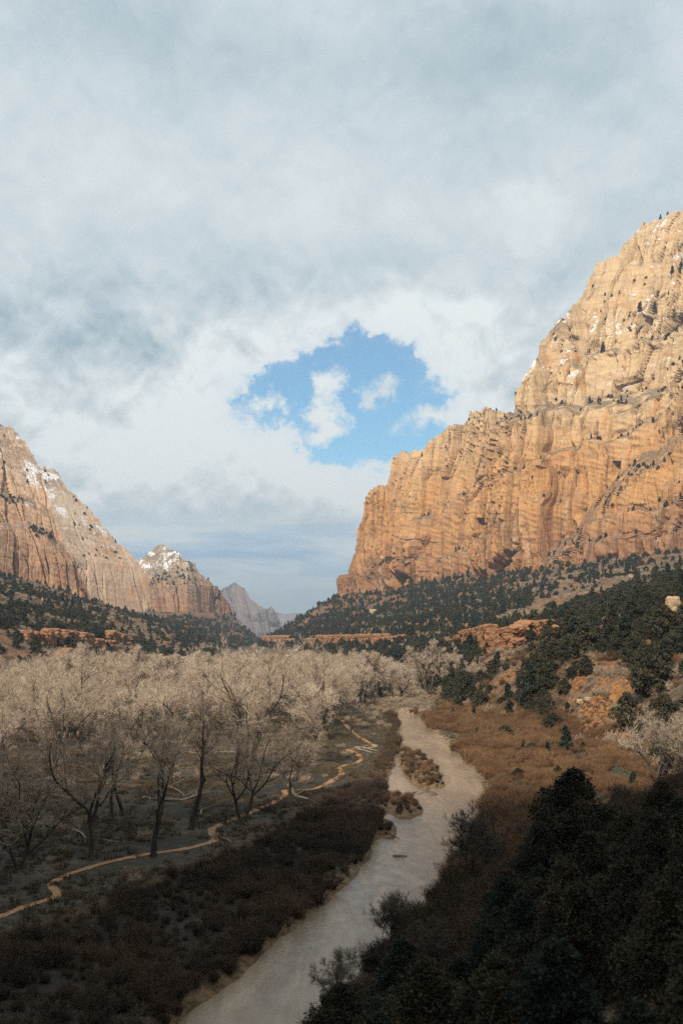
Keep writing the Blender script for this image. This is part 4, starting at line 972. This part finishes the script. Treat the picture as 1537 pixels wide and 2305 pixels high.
ok = inview(sx_, sy_, 10) & ((sr_ > 0) | (sl_ > 0)) & (R.rand(sx_.size) < np.clip(0.60 + 0.9 * dn, 0.12, 0.95)); sx_, sy_ = thin(sx_, sy_, ok)
gsrc = shrub_set(px_, py_, sh_g, 0.5, 1.3, 150, 'dry_brush', 'low pale dry brush clump on the grove floor', 'dry brush clumps on the valley floor', 'valley_brush', 'low pale brush covering the valley floor')
nx2, ny2 = jgrid(30, 150, 130, 420, 2.3); sr_, _s = slope_s(nx2, ny2); ok = inview(nx2, ny2, 6) & (sr_ > -4) & (R.rand(nx2.size) < np.clip(0.42 + 1.3 * fbm(nx2 * 0.05, ny2 * 0.04, 71.0, 3), 0.05, 0.9))
ok &= (1 - np.hypot((nx2 - scx - 0.27 * (ny2 - scy)) / 12, (ny2 - scy) / 26)) < 0.1 + 0.9 * R.rand(nx2.size) ** 6; nx2, ny2 = thin(nx2, ny2, ok)
scatter('hillside_brush', 'grey and brown leafless brush between the junipers of the near right slope', np.stack([nx2, ny2, ground(nx2, ny2)], 1), R.uniform(0, 6.28, len(nx2)), R.uniform(0.4, 1.2, len(nx2)), gsrc[:2] + wsrc[:2] + dsrc[:1])
scatter('slope_brush', 'pale leafless brush covering the talus slopes', np.stack([sx_, sy_, ground(sx_, sy_)], 1), R.uniform(0, 6.28, len(sx_)), R.uniform(0.8, 2.2, len(sx_)), gsrc)
print('brush', len(px_), len(sx_))

# tufts of dry grass between the trees and on the banks
GRASS = plant_material('dry_grass', (0.050, 0.042, 0.030), (0.21, 0.155, 0.095), 0.4, 0.08)
tf = [shrub(340 + i, 0.55, 1.1, 26, 0.022).mesh('grass_tuft', [GRASS]) for i in range(2)]
hx0, hy0 = on_plane(300, 1890); ts = []
for i, (a, b) in enumerate(((hx0, hy0), (hx0 + 3, hy0 + 4))):
    o = link('grass_tuft', tf[i], None, (a, b, float(ground(np.array([a]), np.array([b]))[0]))); tag(o, ('dry grass tuft by the foot of the straight trunked cottonwood', 'dry grass tuft a few steps behind the straight trunked cottonwood')[i], 'grass tuft'); ts.append(o)
tx_, ty_ = jgrid(-105, 70, 62, 330, 1.15); q = river_in(tx_, ty_); sr_, _s = slope_s(tx_, ty_)
ok = inview(tx_, ty_, 3) & (q < -1.0) & (sr_ < 25) & (R.rand(tx_.size) < np.clip(0.55 + 1.3 * fbm(tx_ * 0.07, ty_ * 0.05, 27.0, 3), 0.05, 0.95)); tx_, ty_ = thin(tx_, ty_, ok)
k_ = trail_dist(tx_, ty_) > 0.5; tx_, ty_ = thin(tx_, ty_, k_); print('tufts', len(tx_))
scatter('grass', 'dry tufted grass between the trees and along the banks', np.stack([tx_, ty_, ground(tx_, ty_)], 1), R.uniform(0, 6.28, len(tx_)), R.uniform(0.6, 1.9, len(tx_)), ts)

# --- small evergreens and brush on the cliff ledges
def face_points(V, n, lo, seed, zmin=0, zmax=1e9, px0=-1e9):
    rs = np.random.RandomState(seed)
    a = V[1:, :-1] - V[:-1, :-1]; b = V[:-1, 1:] - V[:-1, :-1]; nn = np.cross(b, a); ar = np.linalg.norm(nn, axis=-1); nz = np.abs(nn[..., 2]) / (ar + 1e-9)
    c = (V[1:, 1:] + V[:-1, :-1]) / 2
    w_ = ar * sstep(nz, lo, lo + 0.25) * (c[..., 2] > zmin) * (c[..., 2] < zmax) * np.clip(0.4 + 1.6 * fbm(c[..., 0] * 0.02, c[..., 2] * 0.02, seed, 3), 0, 2)
    w_ = w_.ravel(); i = rs.choice(w_.size, n, p=w_ / w_.sum()); return c.reshape(-1, 3)[i]
cp = np.concatenate([face_points(RV, 950, 0.42, 51), face_points(V1, 420, 0.40, 52), face_points(V2, 160, 0.45, 53), face_points(V4, 160, 0.45, 54)])
scatter('cliff_scrub', 'dark scrub clinging to ledges of the cliffs', cp + np.array([0, 0, -0.6]), R.uniform(0, 6.28, len(cp)), R.uniform(0.45, 1.3, len(cp)), src)
def on_cliff(px, py):
    i = np.argmin((RPX - px) ** 2 + (RPY - py) ** 2); return RV.reshape(-1, 3)[i]
for k, (px, py, hpx, lab) in enumerate(((1443, 706, 26, 'small pine left of the snow ledge high on the cliff'), (1452, 705, 20, 'small pine second from the left on the snow ledge'), (1468, 704, 28, 'tallest pine on the snow ledge high on the cliff'),
                                        (1518, 622, 22, 'dark pine on the upper snow ledge at the right border'), (1530, 618, 30, 'dark pine beside another at the right border of the upper snow ledge'),
                                        (1364, 795, 24, 'thin pine on the lower snow ledge of the cliff'), (1326, 908, 16, 'small conical pine on the wooded shelf of the cliff'), (1346, 910, 12, 'tiny pine right of the conical one on the wooded shelf'),
                                        (1395, 908, 18, 'pine at the right end of the wooded shelf'), (1068, 925, 9, 'tiny tree on the cliff rim against the sky'), (1092, 924, 12, 'forked tiny tree on the cliff rim against the sky'),
                                        (1490, 494, 12, 'tiny tree on the highest crest of the cliff'), (1510, 486, 9, 'tiny tree right of another on the highest crest'))):
    p = on_cliff(px, py); tree_of('pine', jn[3 if k < 9 else 1][:2], (p[0], p[1], p[2] - 0.5), k * 1.1, hpx / F * p[1] / 6.4, lab, 'tree')

# ------------------------------------------------------------------ rocks
print('rocks')
def stone_material(name, a, b_, c_):
    m, t, b = material(name); P, Nn = geo(t); oi = t.new('ShaderNodeObjectInfo')
    k = t.noise(P, 0.35, 5, 0.65); bd = t.noise(t.vmul(P, (0.1, 0.1, 1.6)), 1.0, 4, 0.6)
    col = t.mix(t.smooth(k, 0.32, 0.68), a, b_); col = t.mix(t.m('MULTIPLY', t.smooth(bd, 0.45, 0.62), 0.6), col, c_)
    col = t.mix(t.m('MULTIPLY', oi.outputs['Random'], 0.35), col, t.mix(0.5, col, (0.12, 0.08, 0.055)))
    t.l.new(col, b.inputs['Base Color']); bump(t, b, t.m('ADD', k, bd), 0.6, 0.9); return m
RED = stone_material('red_ledge_rock', (0.33, 0.155, 0.075), (0.38, 0.21, 0.115), (0.15, 0.078, 0.048))
TAN = stone_material('tan_boulder_rock', (0.48, 0.35, 0.21), (0.54, 0.42, 0.27), (0.36, 0.22, 0.12))
def stone(seed, rough=0.22, n=9, boxy=4.0):
    """an angular weathered block about one metre across"""
    rs = np.random.RandomState(seed)
    u_ = np.linspace(-1, 1, n); vs, fs, o = [], [], 0
    for ax in range(3):
        for sg in (-1, 1):
            a, b = np.meshgrid(u_, u_, indexing='ij'); c = np.full_like(a, sg); p = np.stack([c, a, b] if ax == 0 else [a, c, b] if ax == 1 else [a, b, c], -1).reshape(-1, 3)
            f = grid_faces(n, n); f = f if (sg > 0) == (ax != 1) else f[:, ::-1]; vs.append(p); fs.append(f + o); o += len(p)
    p = np.concatenate(vs); p = p / (np.sum(np.abs(p) ** boxy, 1) ** (1 / boxy))[:, None]
    p = p * (1 + rough * fbm(p[:, 0] * 1.3 + seed, p[:, 1] * 1.3, p[:, 2] * 1.3, 4)[:, None]) + 0.10 * np.round(perlin(p[:, 0] * 2 + seed, p[:, 1] * 2, p[:, 2] * 3)[:, None] * 3) / 3
    return mesh_np('stone', p * 0.5, np.concatenate(fs), [])
def with_mat(me, m):
    me = me.copy(); me.materials.clear(); me.materials.append(m); return me
ST = [stone(400 + i) for i in range(6)]
ST_R = [with_mat(s, RED) for s in ST]; ST_T = [with_mat(s, TAN) for s in ST]
def ledge(label, pts, d0, layers, seed, hpx, group=None):
    """an outcrop of stacked sandstone blocks; pts: its foot along the slope, in the photograph"""
    rs = np.random.RandomState(seed); feet = []
    for px, py in pts: feet.append(place_foot(px, py))
    feet = np.array(feet); L_ = np.r_[0, np.cumsum(np.linalg.norm(np.diff(feet[:, :2], axis=0), axis=1))]
    e = link('rock_ledge', None, None, tuple(feet.mean(0))); tag(e, label, 'rock outcrop', group); c0 = feet.mean(0)
    Htot = hpx / F * feet[:, 1].mean()
    for ly in range(layers):
        s = rs.uniform(0, 4); th = Htot / layers
        while s < L_[-1]:
            wl = th * rs.uniform(0.7, 2.1); q = np.array([np.interp(s + wl / 2, L_, feet[:, k]) for k in range(3)])
            t_ = np.array([np.interp(min(s + wl, L_[-1]), L_, feet[:, k]) for k in range(2)]) - np.array([np.interp(s, L_, feet[:, k]) for k in range(2)])
            edge = min(s / L_[-1], 1 - s / L_[-1]) * 2
            if ly < layers * (0.35 + 0.9 * edge) and rs.rand() < 0.84:
                o = link('rock_block', ST_R[rs.randint(6)], e, (q[0] - c0[0] + rs.uniform(-.6, .6), q[1] - c0[1] + ly * 0.7 + rs.uniform(-1.3, 1.3) + 1.5, q[2] - c0[2] + (ly + 0.25 + rs.uniform(-.15, .15)) * th), math.atan2(t_[1], t_[0]) + rs.uniform(-.12, .12))
                o.scale = (wl * 1.12, th * rs.uniform(2.0, 3.0), th * rs.uniform(1.05, 1.3))
            s += wl
    LEDGE_FEET.append(feet)
    return e
LEDGE_FEET = []
ledge('long red sandstone ledge jutting from the wooded right slope', [(1010, 1462), (1060, 1466), (1110, 1468), (1160, 1462), (1205, 1450), (1250, 1436)], 0, 5, 61, 56)
ledge('low red ledge on the far right talus above the pale grove', [(690, 1450), (740, 1452), (800, 1452), (860, 1452), (905, 1448)], 0, 3, 62, 24)
ledge('small red ledge at the tip of the far right talus', [(596, 1444), (625, 1446), (655, 1446)], 0, 2, 63, 15)
ledge('orange ledge low on the left slope beside the grove', [(40, 1444), (90, 1450), (150, 1452), (210, 1458), (250, 1460)], 0, 3, 64, 34)
ledge('short orange ledge on the left slope right of the longer one', [(236, 1448), (270, 1452), (305, 1456)], 0, 3, 65, 26)
ledge('orange rock knob at the foot of the left slope', [(120, 1490), (140, 1492), (158, 1490)], 0, 3, 66, 30)
for px, py, wpx, hpx, k, lab in ((1376, 1398, 36, 17, 1, 'flat topped tan boulder overhanging the wooded slope'), (1514, 1368, 28, 34, 0, 'big tan boulder at the right border on the wooded slope'),
                                 (840, 1378, 18, 11, 2, 'pale boulder alone on the dark far talus'), (1355, 1640, 20, 14, 3, 'dark brown boulder at the foot of the red scarp'),
                                 (1406, 1668, 22, 26, 4, 'brown boulder at the right side of the red scarp'), (1420, 1300, 14, 8, 5, 'small pale boulder in brush below the cliff'),
                                 (1305, 1582, 14, 9, 0, 'grey rock at the top left of the red scarp'), (1322, 1576, 16, 10, 2, 'larger grey rock at the top of the red scarp'), (1345, 1590, 10, 8, 3, 'small grey rock right of the larger one on the red scarp'),
                                 (1180, 1655, 18, 10, 4, 'tan rock in brush at the slope foot'), (1455, 1395, 14, 12, 1, 'small tan boulder between two big ones on the wooded slope'), (1120, 1362, 12, 8, 5, 'small tan rock below the right cliff foot'),
                                 (100, 1352, 14, 8, 2, 'pale rock on the dark left slope')):
    x, y, z = place_foot(px, py + hpx * 0.35); o = link('boulder', ST_T[k] if k not in (3, 4) else ST_R[k], None, (x, y, z + hpx / F * y * 0.42), k * 0.9)
    o.scale = (wpx / F * y * 1.08, wpx / F * y * 0.9, hpx / F * y * 1.1); tag(o, lab, 'boulder')

rub = []
for ft in LEDGE_FEET:
    for k in range(90 if len(ft) > 3 else 40):
        t_ = R.uniform(0, len(ft) - 1); i = min(int(t_), len(ft) - 2); q = ft[i] * (1 - t_ + i) + ft[i + 1] * (t_ - i); rub.append((q[0] + R.normal() * 4, q[1] - abs(R.normal()) * 12, 0))
for k in range(120): qy = R.normal() * 13; rub.append((scx + 0.27 * qy + R.normal() * 5, scy + qy, 0))
rub = np.array(rub); rub[:, 2] = ground(rub[:, 0], rub[:, 1]) + 0.1
bl = [o for o in COL.objects if o.name.startswith('boulder')]
sel = [o for o in bl if o.data in ST_R][:2]
scatter('rubble', 'broken rock rubble below the red ledges and on the scarp', rub, R.uniform(0, 6.28, len(rub)), np.clip(0.42 * np.exp(0.6 * R.normal(size=len(rub))), 0.15, 1.4), sel, None, 0.3)

# ------------------------------------------------------------------ fallen wood
def log_mesh(seed, L, r, branches=3):
    rs = np.random.RandomState(seed); mb = MB(); n = 9; x = np.linspace(-L / 2, L / 2, n)
    p = np.stack([x, 0.05 * L * np.sin(x / L * 4 + seed), r * 0.7 + 0.02 * L * np.cos(x / L * 5 + seed)], 1); mb.tube(p, r * np.linspace(1.25, 0.5, n), 7, cap=True)
    for i in range(branches):
        q = p[rs.randint(2, n - 1)]; a = rs.uniform(0.4, 1.2) * rs.choice([-1, 1]); l = L * rs.uniform(0.15, 0.4)
        d = np.array([math.cos(a), math.sin(a), rs.uniform(0.1, 0.6)]); m_ = q + d * l * 0.5 + np.array([0, 0, 0.04 * l])
        mb.tube(np.array([q, m_, q + d * l + np.array([0, 0, rs.uniform(-.1, .2) * l])]), r * np.array([0.5, 0.35, 0.12]), 5)
    return mb.mesh('fallen_log', [LOGM], True)
LOGS = [(640, 1775, 700, 1806, 0.45, 1, 'thick fallen log lying across the trail bend'), (322, 1796, 415, 1804, 0.40, 3, 'long pale fallen log behind the straight trunked tree'),
        (400, 1800, 470, 1785, 0.28, 4, 'branchy bleached deadwood right of the long pale log'), (360, 1760, 420, 1800, 0.18, 4, 'bleached branch propped over the long pale log'),
        (168, 1870, 195, 1900, 0.22, 1, 'short white branch slanting in the dark grass left of the grove'), (122, 1798, 165, 1802, 0.26, 1, 'pale log in dark grass behind the V forked tree'),
        (352, 1744, 368, 1742, 0.35, 0, 'stubby pale log beside the straight trunked tree'), (385, 1670, 445, 1672, 0.3, 1, 'pale log at the back of the middle clearing'),
        (425, 1694, 555, 1697, 0.3, 1, 'longest thin log across the middle clearing'), (390, 1685, 440, 1680, 0.22, 1, 'crooked log near the front of the middle clearing'),
        (800, 1686, 850, 1692, 0.3, 2, 'grey log beside the far loop of the trail'), (805, 1692, 846, 1698, 0.26, 1, 'second grey log below the first at the far loop of the trail'),
        (930, 1770, 960, 1758, 0.2, 1, 'white driftwood on the larger river island'), (925, 1774, 952, 1768, 0.16, 1, 'thin driftwood below the white one on the river island'),
        (490, 1872, 520, 1896, 0.2, 4, 'forked root of deadwood at the trail narrowing'), (560, 1880, 610, 1884, 0.16, 3, 'thin dead branch below the leaning stems'),
        (1062, 1524, 1085, 1523, 0.3, 2, 'white fallen trunk at the edge of the evergreen slope'), (450, 1835, 490, 1800, 0.18, 4, 'bleached branch pile left of the leaning cottonwood'),
        (215, 1890, 300, 1893, 0.14, 1, 'thin grey branch lying in the dark grass'), (700, 1848, 740, 1840, 0.15, 3, 'thin dead branch in the bank brush'), (880, 1850, 895, 1872, 0.22, 0, 'short drift log on the left river edge'),
        (885, 1904, 915, 1906, 0.22, 0, 'dark drift log lying in the shallow water')]
for i, (x0, y0, x1, y1, r, nb, lab) in enumerate(LOGS):
    a, b = np.array(on_plane(x0, y0)), np.array(on_plane(x1, y1)); c = (a + b) / 2; L_ = max(np.linalg.norm(b - a), 1.0); L_ = min(L_, 16)
    z = max(float(ground(c[:1], c[1:])[0]), WZ); o = link('fallen_log', log_mesh(500 + i, L_, r * 0.7, nb), None, (c[0], c[1], z), math.atan2(b[1] - a[1], b[0] - a[0])); tag(o, lab, 'log')

# ------------------------------------------------------------------ air
hb = MB(); low_z = min(min(c[2] for c in o.bound_box) for o in COL.objects if o.get('kind') == 'structure' and o.type == 'MESH') - 1.0
X0, X1, Y0, Y1, Z0, Z1 = -9500, 9500, -950, 27000, 0, 960
Z0 = low_z
hb.add(np.array([(x, y, z) for x in (X0, X1) for y in (Y0, Y1) for z in (Z0, Z1)]), np.array([[0, 1, 3, 2], [4, 6, 7, 5], [0, 4, 5, 1], [2, 3, 7, 6], [0, 2, 6, 4], [1, 5, 7, 3]]))
hm = bpy.data.materials.new('haze'); hm.use_nodes = True; H_ = NT(hm.node_tree); H_.n.clear()
ho = H_.new('ShaderNodeOutputMaterial'); pv = H_.new('ShaderNodeVolumePrincipled'); pv.inputs['Color'].default_value = (0.74, 0.86, 1.0, 1); pv.inputs['Density'].default_value = 0.00009; pv.inputs['Anisotropy'].default_value = 0.2
H_.l.new(pv.outputs[0], ho.inputs['Volume']); hm.cycles.homogeneous_volume = True
tag(link('haze', hb.mesh('haze', [hm])), 'thin pale haze filling the valley', kind='stuff')
